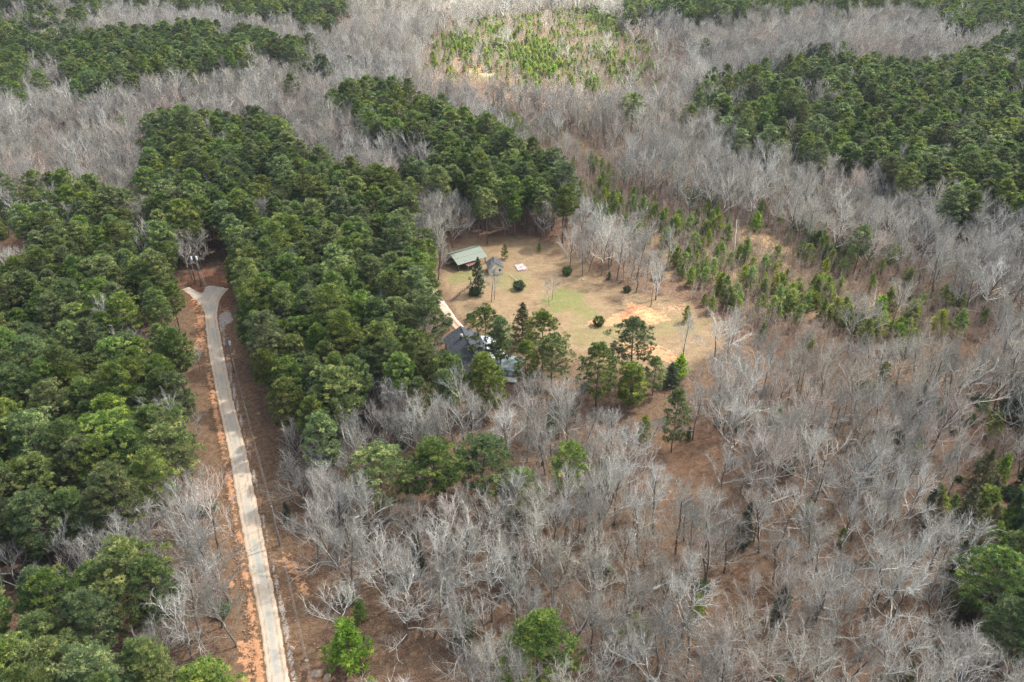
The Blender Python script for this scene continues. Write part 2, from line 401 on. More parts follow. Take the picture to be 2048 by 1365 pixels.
for i, (H, R, b) in enumerate([(16, 5.0, .30), (16, 4.6, .34), (15, 4.8, .24)]):
    t, c = pine_tree(145+i, H, R, b, 40, 8); reg('full_pine', H, [('trunk', t, M['pinebark']), ('crown', c, [M['needle'], M['pinebark']])])
for i, (H, sp, de, fk) in enumerate([(15, 1.05, 1.1, .30), (16, 1.15, 1.1, .34), (14, .85, 1.1, .30), (17, .85, 1.1, .38), (13, 1.25, 1.2, .20), (15, 1.0, 1.0, .38), (16, .75, 1.1, .32), (12, 1.15, 1.2, .24), (15, 1.2, .9, .42), (14, 1.0, 1.3, .22), (17, .7, 1.2, .45), (13, .9, .8, .30)]):
    t, c = bare_tree(200+i, H, sp, de, fk)
    reg('bare_tree', H, [('trunk', t, M['bark']), ('crown', c, M['bark'])])
for i in range(4):
    t, c = cone_tree(300+i, 6, [1.8, 2.0, 1.7, 2.2][i], 34, 8, 13, .40, .14, .50, .12, 4); reg('young_pine', 6, [('trunk', t, M['pinebark']), ('crown', c, [M['young'], M['pinebark']])])
for i in range(5):
    t, c = cone_tree(320+i, 10, [2.6, 2.9, 2.3, 2.8, 2.5][i], 80, 9, 12, .40, .13, .7, .06, -4, .45)
    reg('cedar_tree', 10, [('trunk', t, M['pinebark']), ('crown', c, [M['bronze'] if i in (1, 3) else M['cedar'], M['pinebark']])])
for i in range(5): reg('sapling', 6, [('stem', sapling(340+i), M['sapbark'])])
for i in range(3): reg('evergreen_shrub', 1.8, [('foliage', leaf_bush(360+i, 1.8, 1.1+.15*i), [M['leaf'], M['pinebark']])])
for i in range(3): reg('twiggy_shrub', 1.6, [('stem', twig_bush(380+i), M['sapbark'])])

# ------------------------------------------------------------ ground
ROAD_L = [(543, 1500), (533, 1365), (518, 1242), (485, 1071), (456, 900), (432, 791), (414, 690), (409, 640), (408, 612)]
ROAD_R = [(601, 1500), (581, 1365), (561, 1242), (528, 1071), (493, 900), (465, 791), (445, 690), (436, 640), (434, 612)]
def resample(L, n):
    L = np.asarray(L, float); s = np.concatenate([[0], np.cumsum(np.linalg.norm(np.diff(L, axis=0), axis=1))])
    t = np.linspace(0, s[-1], n); return np.column_stack([np.interp(t, s, L[:, i]) for i in range(L.shape[1])])
def strip_world(pl): return np.array([tuple(U(*p)) for p in pl])
RL = resample(strip_world(ROAD_L), 300); RR = resample(strip_world(ROAD_R), 300); RC = (RL+RR)/2; RL = RC+(RL-RC)*1.08; RR = RC+(RR-RC)*1.08
MASKS = [  # channel, outline on the ground, feather px, strength
 ('tan', CLEAR_PX := [(880, 565), (893, 500), (935, 480), (1060, 472), (1130, 488), (1170, 540), (1240, 580), (1300, 600), (1390, 612), (1445, 660), (1450, 690), (1400, 735), (1330, 740), (1180, 720), (1060, 700), (960, 650), (930, 640), (905, 600)], 14, 1.0),
 ('green', [(900, 545), (945, 540), (950, 560), (905, 565)], 8, .8),
 ('green', [(985, 550), (1040, 545), (1060, 565), (1030, 590), (990, 565)], 12, .55),
 ('green', [(1080, 590), (1120, 580), (1165, 585), (1170, 620), (1110, 625), (1080, 612)], 8, .9),
 ('green', [(1150, 600), (1200, 625), (1190, 640), (1140, 620)], 5, .8),
 ('green', [(1150, 650), (1250, 640), (1420, 640), (1400, 670), (1260, 680), (1150, 690)], 16, .4),
 ('green', [(1120, 268), (1150, 280), (1215, 330), (1205, 338), (1150, 305), (1120, 285)], 4, .9),
 ('green', [(935, 135), (990, 145), (985, 165), (935, 158)], 5, .9),
 ('green', [(840, 105), (860, 105), (860, 130), (838, 125)], 4, .7),
 ('clay', [(1215, 640), (1225, 628), (1250, 618), (1258, 606), (1285, 610), (1320, 622), (1340, 638), (1300, 648), (1270, 640), (1240, 650), (1205, 652)], 5, 1.0),
 ('sand', [(1262, 614), (1285, 618), (1318, 634), (1300, 640), (1270, 628)], 5, 1.0),
 ('clay', [(1320, 612), (1380, 612), (1385, 628), (1330, 628)], 9, .55),
 ('clay', [(1230, 690), (1300, 688), (1360, 715), (1360, 725), (1280, 715), (1225, 705)], 9, .7),
 ('clay', [(1175, 645), (1195, 643), (1195, 652), (1175, 652)], 4, .7),
 ('red', [(945, 605), (990, 598), (1000, 620), (960, 635), (935, 625)], 10, .8),
 ('red', [(880, 480), (1120, 455), (1140, 490), (1000, 490), (900, 510)], 12, .8),
 ('red', [(1100, 490), (1180, 540), (1250, 590), (1180, 590), (1110, 520)], 12, .55),
 ('tan', [(1200, 400), (1450, 430), (1620, 500), (1800, 600), (1700, 640), (1480, 590), (1330, 530)], 26, .85),
 ('tan', [(1030, 210), (1240, 250), (1250, 320), (1150, 320)], 22, .5),
 ('tan', [(1290, 850), (1400, 840), (1440, 930), (1430, 1010), (1340, 1020), (1290, 960)], 25, .22),
 ('red', [(1290, 850), (1400, 840), (1440, 930), (1430, 1010), (1340, 1020), (1290, 960)], 25, .5),
 ('sand', [(1480, 458), (1530, 470), (1590, 510), (1570, 514), (1500, 480)], 8, .7),
 ('tan', [(850, 60), (1240, 30), (1290, 160), (1000, 165), (850, 150)], 14, .9),
 ('sand', [(960, 60), (1100, 70), (1160, 150), (1020, 150), (960, 110)], 20, .6),
 ('clay', [(930, 130), (960, 120), (1000, 150), (960, 150)], 8, .5),
 ('tan', [(590, 70), (700, 60), (700, 90), (600, 95)], 8, .8),
 ('clay', [(670, 45), (710, 45), (700, 72), (672, 66)], 6, .5),
 ('red', [(600, 60), (680, 62), (660, 80), (600, 82)], 6, .6),
 ('tan', [(1985, -20), (2300, -20), (2300, 10), (2010, 12)], 5, 1.2),
 ('red', [(60, 280), (140, 285), (135, 325), (70, 320)], 12, .8),
 ('red', [(10, 480), (80, 480), (70, 560), (8, 565)], 10, .8),
 ('grey', [(22, 548), (50, 515), (60, 500), (68, 503), (48, 540), (32, 556)], 3, .8),
 ('tan', [(255, 425), (305, 395), (325, 430), (290, 460)], 10, .5),
 ('red', [(370, 540), (455, 545), (470, 600), (450, 640), (372, 620)], 12, .9),
 # verges and worn clay along the road
 ('clay', [(380, 583), (412, 598), (410, 660), (402, 690), (392, 690), (388, 620)], 6, .65),
 ('clay', [(448, 600), (462, 612), (458, 640), (440, 640)], 6, .55),
 ('grey', [(414, 575), (440, 575), (433, 612), (411, 612), (404, 596)], 4, 1.0),
 ('grey', [(430, 588), (448, 576), (441, 585), (432, 600)], 3, .9),
 ('grey', [(374, 576), (384, 578), (412, 592), (408, 602), (380, 590)], 4, .8),
 ('grey', [(436, 625), (460, 622), (470, 640), (452, 655), (440, 668)], 5, .75),
 ('clay', [(398, 690), (412, 695), (412, 708), (360, 702), (365, 690)], 4, .6),
 ('clay', [(452, 705), (468, 720), (468, 750), (455, 740)], 5, .6),
 ('clay', [(560, 1092), (600, 1110), (640, 1200), (600, 1190), (558, 1120)], 10, .5),
 ('clay', [(610, 1340), (670, 1350), (680, 1400), (600, 1400)], 8, .6),
 ('clay', [(445, 1145), (475, 1160), (470, 1190), (445, 1180)], 6, .6),
 ('clay', [(460, 1270), (520, 1280), (520, 1400), (495, 1400)], 8, .6),
]
def build_ground():
    ys = [-400.]; 
    while ys[-1] < 6000:
        y = ys[-1]
        ys.append(y + (30 if y < 30 else .95 if y < 330 else .95+(y-330)*.0055 if y < 900 else (y-300)*.08))
    ys = np.array(ys); nu = 560; u = np.linspace(-1, 1, nu)
    hw = np.maximum(ys+60, 150)*.95; hw[ys > 900] *= 1.6
    X = u[None]*hw[:, None]; Y = np.repeat(ys[:, None], nu, 1); Z = ground_h(X, Y)
    Z = Z + .05*fnoise(X/1.7, Y/1.7, 3)
    px, py, d = project(X, Y, Z); ok = (Y > 20) & (Y < 1200)
    px = np.where(ok, px, -9e3); py = np.where(ok, py, -9e3)
    j1 = fnoise(X/5, Y/5, 5); j2 = fnoise(X/5+40, Y/5+9, 5)
    ch = {k: np.zeros(X.shape) for k in ('tan', 'green', 'clay', 'sand', 'red', 'grey')}
    for c, poly, fe, st in MASKS:
        P = np.array(poly); m = (px > P[:, 0].min()-60) & (px < P[:, 0].max()+60) & (py > P[:, 1].min()-60) & (py < P[:, 1].max()+60)
        if not m.any(): continue
        qx = px[m]; qy = py[m]; ins = in_poly(qx, qy, poly); dd = poly_dist(qx, qy*1.0, poly); sd = np.where(ins, dd, -dd)
        v = sstep(-1, 1, (sd + j1[m]*fe*1.6)/fe)*st*(1 + .25*j2[m]*(c != 'tan'))
        ch[c][m] = np.maximum(ch[c][m], v)
    # worn clay shoulder of the road, a broken ridge on its left side
    cx = np.interp(Y, RC[:, 1], RC[:, 0]) if RC[0, 1] < RC[-1, 1] else np.interp(Y, RC[::-1, 1], RC[::-1, 0])
    near = (Y > 50) & (Y < RC[:, 1].max()+1)
    off = X-cx; w = 2.0
    ridge = np.exp(-((off+w+.9+.25*j1)/.42)**2)*near; rr = np.exp(-((off-w-.7)/.35)**2)*near*.5
    Z = Z + (ridge*.26*(1+.9*j1) + rr*.16) + .12*np.exp(-((off+w+2.3)/.6)**2)*near*-1
    ch['clay'] = np.maximum(ch['clay'], np.clip(np.exp(-((off+w+.8)/.75)**2)*(.75+.8*j1)*near, 0, .85))
    ch['grey'] = np.maximum(ch['grey'], np.clip(np.exp(-((off-w-.5)/.55)**2)*(.65+.5*j2)*near, 0, .8))
    ch['clay'] = np.maximum(ch['clay'], np.clip((fnoise(X/3+7, Y/6)*1.6-.35)*np.exp(-((off-3.6)/2.2)**2)*near, 0, .7))
    ver = np.exp(-((off-.5)/7.5)**4)*near
    i = np.arange(len(ys)-1)[:, None]*nu+np.arange(nu-1)[None]
    F = np.stack([i, i+1, i+1+nu, i+nu], -1).reshape(-1, 4)
    mb = MB(); mb.add(np.stack([X, Y, Z], -1).reshape(-1, 3), F)
    me = mb.mesh('ground', ground_mat(), smooth=True)
    for nm, (a, b, c, e) in dict(ma=('tan', 'green', 'clay', 'sand'), mb=('red', 'grey', None, None)).items():
        arr = np.zeros((X.size, 4), np.float32)
        for k, q in enumerate((a, b, c, e)):
            if q: arr[:, k] = np.clip(ch[q], 0, 1).ravel()
        if nm == 'mb': arr[:, 2] = ver.ravel()
        arr[:, 3] = arr[:, 3] if nm == 'ma' else 1
        at = me.attributes.new(nm, 'FLOAT_COLOR', 'POINT'); at.data.foreach_set('color', arr.ravel())
    return tag(link('ground', me), 'forest floor of brown leaf litter with a tan lawn and orange clay', kind='structure')
def ground_mat():
    m, nt, p = new_mat('forest_floor')
    tc = nd(nt, 'ShaderNodeTexCoord'); V = tc.outputs['Object']
    A = nd(nt, 'ShaderNodeAttribute', attribute_name='ma'); B = nd(nt, 'ShaderNodeAttribute', attribute_name='mb')
    sa = nd(nt, 'ShaderNodeSeparateColor'); nt.links.new(A.outputs['Color'], sa.inputs[0]); sb = nd(nt, 'ShaderNodeSeparateColor'); nt.links.new(B.outputs['Color'], sb.inputs[0])
    n1 = noise(nt, .12, 5, V); n2 = noise(nt, .9, 6, V, .7); n3 = noise(nt, 4.5, 5, V, .75); n4 = noise(nt, .35, 4, V)
    lit = mixc(nt, ramp(nt, n1, .35, .65), (0.082, 0.042, 0.026), (0.125, 0.075, 0.047))
    lit = mixc(nt, ramp(nt, n2, .40, .62), lit, (0.155, 0.105, 0.068))
    lit = mixc(nt, mth(nt, 'MULTIPLY', ramp(nt, n3, .52, .66), .75), lit, (0.288, 0.209, 0.144))
    lit = mixc(nt, mth(nt, 'MULTIPLY', ramp(nt, n3, .48, .34), .7), lit, (0.043, 0.025, 0.016))
    ver = mixc(nt, ramp(nt, n2, .35, .65), (0.108, 0.063, 0.036), (0.187, 0.122, 0.072))
    ver = mixc(nt, mth(nt, 'MULTIPLY', ramp(nt, n3, .5, .66), .6), ver, (0.259, 0.187, 0.115))
    c = mixc(nt, sb.outputs[2], lit, ver)
    red = mixc(nt, ramp(nt, n2, .35, .65), (0.108, 0.045, 0.024), (0.180, 0.090, 0.054))
    red = mixc(nt, mth(nt, 'MULTIPLY', ramp(nt, n3, .52, .68), .6), red, (0.259, 0.158, 0.101))
    c = mixc(nt, sb.outputs[0], c, red)
    mp = nd(nt, 'ShaderNodeMapping'); mp.inputs['Scale'].default_value = (.25, 1.6, 1); mp.inputs['Rotation'].default_value = (0, 0, .5); nt.links.new(V, mp.inputs[0]); n6 = noise(nt, .8, 5, mp.outputs[0], .7)
    tan = mixc(nt, ramp(nt, n4, .35, .65), (.175, .132, .078), (.25, .188, .112)); tan = mixc(nt, ramp(nt, n6, .48, .62), tan, (.17, .125, .075))
    tan = mixc(nt, ramp(nt, n2, .40, .7), tan, (0.266, 0.180, 0.108)); tan = mixc(nt, mth(nt, 'MULTIPLY', ramp(nt, n3, .5, .33), .65), tan, (0.130, 0.086, 0.043))
    tan = mixc(nt, mth(nt, 'MULTIPLY', ramp(nt, n1, .48, .64), .35), tan, (0.173, 0.094, 0.054))
    tan = mixc(nt, mth(nt, 'MULTIPLY', ramp(nt, n3, .58, .70), .7), tan, (0.403, 0.324, 0.216))
    c = mixc(nt, sa.outputs[0], c, tan)
    gr = mixc(nt, ramp(nt, n3, .38, .62), (0.079, 0.115, 0.025), (0.158, 0.194, 0.058))
    c = mixc(nt, mth(nt, 'MULTIPLY', sa.outputs[1], ramp(nt, n2, .30, .62)), c, gr)
    cl = mixc(nt, ramp(nt, n2, .35, .62), (.35, .155, .075), (.46, .25, .135)); cl = mixc(nt, ramp(nt, n3, .55, .66), cl, (0.504, 0.346, 0.216))
    cm = mth(nt, 'MULTIPLY', sa.outputs[2], 1.0); cm2 = ramp(nt, mth(nt, 'ADD', cm, mth(nt, 'MULTIPLY', mth(nt, 'SUBTRACT', n2, .5), 2.6)), .42, .60)
    cm2 = mth(nt, 'MULTIPLY', cm2, ramp(nt, cm, .02, .2)); c = mixc(nt, cm2, c, cl)
    sd = mixc(nt, ramp(nt, n3, .4, .6), (.46, .27, .125), (.60, .42, .24))
    c = mixc(nt, mth(nt, 'MULTIPLY', A.outputs['Alpha'], ramp(nt, n2, .38, .58)), c, sd)
    g2 = mixc(nt, ramp(nt, n3, .4, .62), (.27, .235, .20), (.45, .42, .38))
    gm = ramp(nt, mth(nt, 'ADD', sb.outputs[1], mth(nt, 'MULTIPLY', mth(nt, 'SUBTRACT', n2, .5), .9)), .35, .65); gm = mth(nt, 'MULTIPLY', gm, ramp(nt, sb.outputs[1], .02, .2))
    c = mixc(nt, gm, c, g2)
    n5 = noise(nt, 2.0, 6, V, .8); c = mixc(nt, mth(nt, 'MULTIPLY', ramp(nt, n5, .55, .70), .45), c, mixc(nt, .5, c, (.5, .4, .3))); c = mixc(nt, mth(nt, 'MULTIPLY', ramp(nt, n5, .45, .30), .55), c, (.045, .028, .018))
    nt.links.new(c, p.inputs['Base Color']); p.inputs['Roughness'].default_value = .95; p.inputs['Specular IOR Level'].default_value = .1
    b = nd(nt, 'ShaderNodeBump'); b.inputs['Strength'].default_value = .7; b.inputs['Distance'].default_value = .25
    nt.links.new(mth(nt, 'ADD', n3, n2), b.inputs['Height']); nt.links.new(b.outputs[0], p.inputs['Normal'])
    return m
GROUND = build_ground()

def road_mat(name, a, b, mid, edge=(.40, .25, .16)):
    m, nt, p = new_mat(name); tc = nd(nt, 'ShaderNodeTexCoord'); V = tc.outputs['Object']
    at = nd(nt, 'ShaderNodeAttribute', attribute_name='v'); n2 = noise(nt, .6, 6, V, .7); n3 = noise(nt, 5, 5, V, .7)
    mp = nd(nt, 'ShaderNodeMapping'); mp.inputs['Scale'].default_value = (2.2, .16, 1); mp.inputs['Rotation'].default_value = (0, 0, .12); nt.links.new(V, mp.inputs[0])
    st = noise(nt, 1.0, 5, mp.outputs[0], .6)
    c = mixc(nt, ramp(nt, n3, .35, .65), a, b); c = mixc(nt, ramp(nt, st, .42, .62), c, mixc(nt, .5, c, (.48, .36, .25)))
    # v is 0 on the edges and 1 on the crown of the road
    s2 = noise(nt, .14, 3, V)
    k = mth(nt, 'MULTIPLY', ramp(nt, at.outputs['Fac'], .45, .95), ramp(nt, s2, .40, .60)); c = mixc(nt, k, c, mid); tr_ = ramp(nt, mth(nt, 'ABSOLUTE', mth(nt, 'SUBTRACT', at.outputs['Fac'], .52)), .16, .03); c = mixc(nt, mth(nt, 'MULTIPLY', mth(nt, 'MULTIPLY', tr_, ramp(nt, st, .35, .6)), .55), c, (.23, .19, .15)); c = mixc(nt, mth(nt, 'MULTIPLY', ramp(nt, noise(nt, .5, 5, V, .75), .58, .70), .5), c, (.20, .18, .155))
    e = ramp(nt, mth(nt, 'ADD', at.outputs['Fac'], mth(nt, 'MULTIPLY', mth(nt, 'SUBTRACT', n2, .5), .5)), .30, .05)
    c = mixc(nt, mth(nt, 'MULTIPLY', e, .8), c, edge)
    nt.links.new(c, p.inputs['Base Color']); p.inputs['Roughness'].default_value = .95; p.inputs['Specular IOR Level'].default_value = .1
    bu = nd(nt, 'ShaderNodeBump'); bu.inputs['Strength'].default_value = .5; bu.inputs['Distance'].default_value = .1; nt.links.new(n3, bu.inputs['Height']); nt.links.new(bu.outputs[0], p.inputs['Normal'])
    return m
def road_sheet(name, L, R, mat, label, nu=11, rag=.12, lift=.05):
    n = len(L); u = np.linspace(0, 1, nu)
    P = L[:, None]*(1-u)[None, :, None] + R[:, None]*u[None, :, None]
    j = fnoise(P[..., 0]/.7, P[..., 1]/.9, 3)[..., None]*rag*(np.abs(u*2-1)**4)[None, :, None]
    P = P + j*(R-L)[:, None]*np.sign(u-.5)[None, :, None]
    P[..., 2] = ground_h(P[..., 0], P[..., 1]) + lift + .06*(1-(2*u-1)**2) - .20*(np.abs(2*u-1) > .99)
    i = np.arange(n-1)[:, None]*nu+np.arange(nu-1)[None]
    mb = MB(); mb.add(P.reshape(-1, 3), np.stack([i, i+1, i+1+nu, i+nu], -1).reshape(-1, 4), np.tile(1-np.abs(2*u-1), n))
    me = mb.mesh(name, mat, smooth=True); return tag(link(name, me), label, kind='structure')
gravel = road_mat('pale_gravel', (.40, .33, .255), (.54, .465, .37), (.32, .32, .285), (.40, .24, .145))
road_sheet('gravel_road', RL, RR, gravel, 'straight pale gravel road through the pines')
def path(name, pts, w, mat, label, n=60):
    P = resample(strip_world(pts), n); T = np.gradient(P, axis=0); T /= np.linalg.norm(T[:, :2], axis=1)[:, None]
    S = np.stack([T[:, 1], -T[:, 0], 0*T[:, 0]], 1)*w/2; road_sheet(name, P-S, P+S, mat, label, nu=7)
path('road_spur', [(420, 628), (405, 603), (388, 588), (372, 577)], 2.8, gravel, 'pale gravel arm forking left at the far end of the road')
path('road_fork', [(423, 626), (426, 606), (434, 590), (447, 577)], 4.0, gravel, 'wider grey gravel arm forking right at the far end of the road')
drv = road_mat('driveway_dirt', (.40, .31, .25), (.56, .48, .40), (.26, .15, .10))
path('driveway', [(866, 580), (874, 592), (881, 605), (893, 622), (905, 640), (918, 655), (932, 668)], 3.0, drv, 'pale dirt driveway coming down to the house')
path('distant_road', [(582, 85), (600, 89), (630, 90), (665, 88), (688, 84), (702, 76), (707, 68), (700, 60)], 3.4, drv, 'thin pale road curving through the far wood')
path('distant_track', [(700, 60), (705, 52), (720, 42), (745, 30), (765, 22)], 4.5, drv, 'pale track beyond the curve of the far road')

# ------------------------------------------------------------ buildings
M['green_metal'] = simple('green_metal_roof', (.13, .165, .135), .6, .35, 1.2, col2=(.17, .175, .135))
M['green_trim'] = simple('dark_green_trim', (.05, .12, .09), .5)
M['wood_post'] = simple('weathered_post', (.20, .17, .14)); M['red_metal'] = simple('rusty_red_metal', (.16, .06, .05), .6, .4)
M['shingle'] = simple('charcoal_shingles', (.06, .068, .08), .85, .5, 2.5); M['cream'] = simple('cream_siding', (.80, .74, .58), .8, .1)
M['white_metal'] = simple('white_metal_roof', (.42, .46, .50), .45, .2, 2); M['pale_metal'] = simple('pale_grey_green_roof', (.24, .30, .30), .5, .3, 3)
M['siding'] = simple('grey_siding', (.36, .36, .36)); M['glass'] = simple('dark_window_glass', (.03, .04, .05), .15)
M['white'] = simple('white_trim', (.7, .7, .68)); M['concrete'] = simple('weathered_concrete', (.34, .32, .32), .9, .55, 1.3, col2=(.22, .15, .14), bump=.3)
M['pole'] = simple('utility_pole_wood', (.10, .08, .065)); M['can'] = simple('pale_grey_transformer', (.62, .68, .74), .4); M['wire'] = simple('aluminium_cable', (.22, .22, .22), .4)
M['porcelain'] = simple('grey_insulator', (.5, .5, .52), .3); M['deadwood'] = simple('bleached_dead_wood', (.50, .45, .38), .8, .3, 2); M['stone'] = simple('clay_clod', (.36, .20, .12), .95, .35, 2)
M['palestone'] = simple('pale_rock', (.42, .31, .22), .9, .3, 2)
def root(name, label, cat, loc=(0, 0, 0), rz=0, group=None):
    o = link(name, None); o.location = loc; o.rotation_euler = (0, 0, rz); return tag(o, label, cat, group)
def part(name, mb, mat, parent, label=None):
    o = link(name, mb.mesh(name, mat), parent)
    if label: o['label'] = label
    return o
def gable(mb, w, l, he, hr, over=.4, th=.12, side=None):
    """roof slopes along local y ; side -1/1 one slope, None both"""
    for s in ((-1, 1) if side is None else (side,)):
        x = s*(w/2+over); sl = (hr-he)/(w/2); ze = he-sl*over; y = l/2+over
        q = [(0, -y, hr), (0, y, hr), (x, y, ze), (x, -y, ze)]
        if s > 0: q = [q[0], q[3], q[2], q[1]]
        mb.slab(q, th)
def ribs(mb, w, l, he, hr, over=.4, step=.9, r=.035, side=(-1, 1)):
    sl = (hr-he)/(w/2); P0 = []; P1 = []
    for s in side:
        for y in np.arange(-l/2-over+.1, l/2+over, step): P0.append((s*.02, y, hr+.015)); P1.append((s*(w/2+over), y, he-sl*over+.015))
    mb.tubes(P0, P1, r, r, 0, 4)
def walls(mb, w, l, he, hr, t=.15):
    mb.box((-w/2, 0, he/2), (t, l, he)); mb.box((w/2, 0, he/2), (t, l, he))
    for y in (-l/2+t/2, l/2-t/2):
        a = y-t/2; b = y+t/2; pts = [(-w/2+t/2, 0), (w/2-t/2, 0), (w/2-t/2, he), (0, hr-.12), (-w/2+t/2, he)]; n = 5
        V = [(x, a, z) for x, z in pts]+[(x, b, z) for x, z in pts]
        mb.add(V, [list(range(n))]); mb.add(V, [[n+4-k for k in range(n)]]); mb.add(V, [[k, k+n, (k+1) % n+n, (k+1) % n] for k in range(n)])

# barn: open-sided shed, long gable roof of green metal on posts
bA = U(900, 510, 4.0); bB = U(959, 494, 4.0); dB = (bB-bA); LB = dB.length; rz = math.atan2(dB.y, dB.x) - math.pi/2
cB = (bA+bB)/2; zB = float(ground_h(cB.x, cB.y))
g = root('barn', 'open-sided barn with a long green metal roof behind the dark cedar', 'barn', (cB.x, cB.y, zB), rz)
WB = 8.5; HE, HRR = 2.5, 4.2
mb = MB(); gable(mb, WB, LB-.8, HE, HRR, .4); ribs(mb, WB, LB-.8, HE, HRR); rf = part('roof', mb, M['green_metal'], g)
mb = MB(); mb.box((0, 0, HRR+.04), (.35, LB, .06)); 
for s in (-1, 1): mb.tubes([(0, s*(LB/2+.02), HRR-.06)]*2, [(x, s*(LB/2+.02), HE-.25) for x in (-WB/2-.4, WB/2+.4)], .09, .09, 0, 4)
mb.box((WB*.26, 0, HRR-.90), (.10, LB, .05)); part('ridge_trim', mb, M['green_trim'], rf)
mbk = 0
for x in (-WB/2+.2, WB/2-.2):
    for y in np.linspace(-LB/2+.6, LB/2-.6, 5):
        mb = MB(); mb.box((x, y, HE/2-.1), (.2, .2, HE-.2)); part('post', mb, M['wood_post'], g)
mb = MB(); mb.box((-WB/2+.4, 0, 1.1), (.08, LB-1.5, 1.9)); part('back_wall', mb, M['wood_post'], g)
lt = U(941, 526, 1.9); mb = MB(); mb.slab([(-1.3, -1.8, .0), (1.3, -1.8, -.45), (1.3, 1.8, -.45), (-1.3, 1.8, 0)], .08)
r2 = root('lean_to', 'small rusty red lean-to roof under the near eave of the barn', 'lean-to', (lt.x, lt.y, lt.z+.2), rz); part('roof', mb, M['red_metal'], r2)
for x, y in ((-1.15, -1.6), (1.15, -1.6), (-1.15, 1.6), (1.15, 1.6)):
    mb = MB(); mb.box((x, y, -1.15), (.14, .14, 1.75)); part('post', mb, M['wood_post'], r2)
# cream shed
sp = U(992, 548); g = root('garden_shed', 'small cream shed with a dark hipped roof behind a bare tree', 'shed', (sp.x-.4, sp.y+1.6, sp.z), math.radians(12))
mb = MB(); walls(mb, 4.2, 4.4, 2.4, 3.9); part('wall', mb, M['cream'], g)
mb = MB(); gable(mb, 4.2, 4.4, 2.45, 3.95, .3); part('roof', mb, M['shingle'], g)
mb = MB(); mb.box((-.6, -2.23, 1.0), (.95, .06, 2.0)); dd = part('door', mb, M['wood_post'], g)
mb = MB(); mb.box((1.2, -2.23, 1.4), (.7, .06, .7)); part('window', mb, M['glass'], g)
# slab
s4 = [U(*q) for q in ((1028, 532), (1045, 529.5), (1055.5, 540), (1037, 543.5))]; zc = sum(q.z for q in s4)/4+.32
mb = MB(); mb.slab([(q.x, q.y, zc) for q in s4][::-1], .45); sl = link('concrete_slab', mb.mesh('concrete_slab', M['concrete']))
tag(sl, 'low square concrete slab with stained patches on the tan lawn', 'slab')
# house
hA = U(922, 655, 5.6); hB = U(950, 712, 5.6); dH = hA-hB; LH = dH.length; rzh = math.atan2(dH.y, dH.x)-math.pi/2; cH = (hA+hB)/2
zH = float(ground_h(cH.x, cH.y)); WH = 8.8
g = root('house', 'house with a charcoal shingle roof half hidden by pines', 'house', (cH.x, cH.y, zH), rzh)
mb = MB(); walls(mb, WH, LH, 3.0, 5.5); part('wall', mb, M['siding'], g)
mb = MB(); gable(mb, WH, LH, 3.05, 5.65, .5, .15)
rf = part('roof', mb, M['shingle'], g)
mb = MB(); P0 = []; P1 = []
sl_ = (5.65-3.05)/(WH/2)
for s in (-1, 1):
    for k in range(1, 16):
        x = s*k*.31; z = 5.65-sl_*abs(x)+.008; P0.append((x, -LH/2-.5, z)); P1.append((x, LH/2+.5, z))
mb.tubes(P0, P1, .014, .014, 0, 4); part('shingle_courses', mb, M['shingle'], rf)
mb = MB(); mb.box((0, 0, 5.68), (.3, LH+1.0, .06)); part('ridge_cap', mb, M['shingle'], rf)
mb = MB(); mb.box((-1.0, LH*.18, 5.7), (.7, .7, 1.1)); part('chimney', mb, M['siding'], rf)
for y in (-LH*.3, 0, LH*.3):
    mb = MB(); mb.box((-WH/2-.09, y, 1.7), (.05, 1.1, 1.2)); w_ = part('window', mb, M['glass'], g)
    mb = MB()
    for b_, c_ in (((.06, 1.3, .1), (0, 0, .65)), ((.06, 1.3, .1), (0, 0, -.65)), ((.06, .1, 1.2), (0, .6, 0)), ((.06, .1, 1.2), (0, -.6, 0))): mb.box((-WH/2-.10+c_[0], y+c_[1], 1.7+c_[2]), b_)
    part('frame', mb, M['white'], w_)
mb = MB(); mb.slab([(WH/2+.35, -LH*.45, 2.95), (WH/2+4.2, -LH*.45, 2.35), (WH/2+4.2, LH*.40, 2.35), (WH/2+.35, LH*.40, 2.95)], .1)
pr = part('porch_roof', mb, M['white_metal'], g, 'white metal porch roof')
for y in (-LH*.42, -LH*.1, LH*.2, LH*.38):
    mb = MB(); mb.box((WH/2+4.0, y, 1.1), (.15, .15, 2.3)); part('porch_post', mb, M['white'], g)
wv = U(1018, 752); g = root('cottage', 'pale metal roofed cottage beyond the near end of the house', 'cottage', (wv.x, wv.y+2.2, wv.z), math.radians(-18)+math.pi/2)
mb = MB(); walls(mb, 5.6, 6.2, 2.5, 3.3); part('wall', mb, M['siding'], g)
mb = MB(); gable(mb, 5.6, 6.2, 2.55, 3.4, .5, .1); ribs(mb, 5.6, 6.2, 2.55, 3.4, .5, .6, .025); part('roof', mb, M['pale_metal'], g)
mb = MB(); mb.box((-4.0, 0, .45), (2.4, 6.6, .12)); 
for y in np.arange(-3.2, 3.3, .3): mb.box((-5.15, y, .95), (.05, .05, .9))
mb.box((-5.15, 0, 1.42), (.08, 6.6, .06)); part('deck', mb, M['white'], g)
mb = MB(); mb.box((-2.9, 1.2, 1.35), (.05, 1.0, 1.0)); part('window', mb, M['glass'], g)
mb = MB(); mb.box((-2.9, -1.2, 1.0), (.05, .9, 2.0)); part('door', mb, M['white'], g)
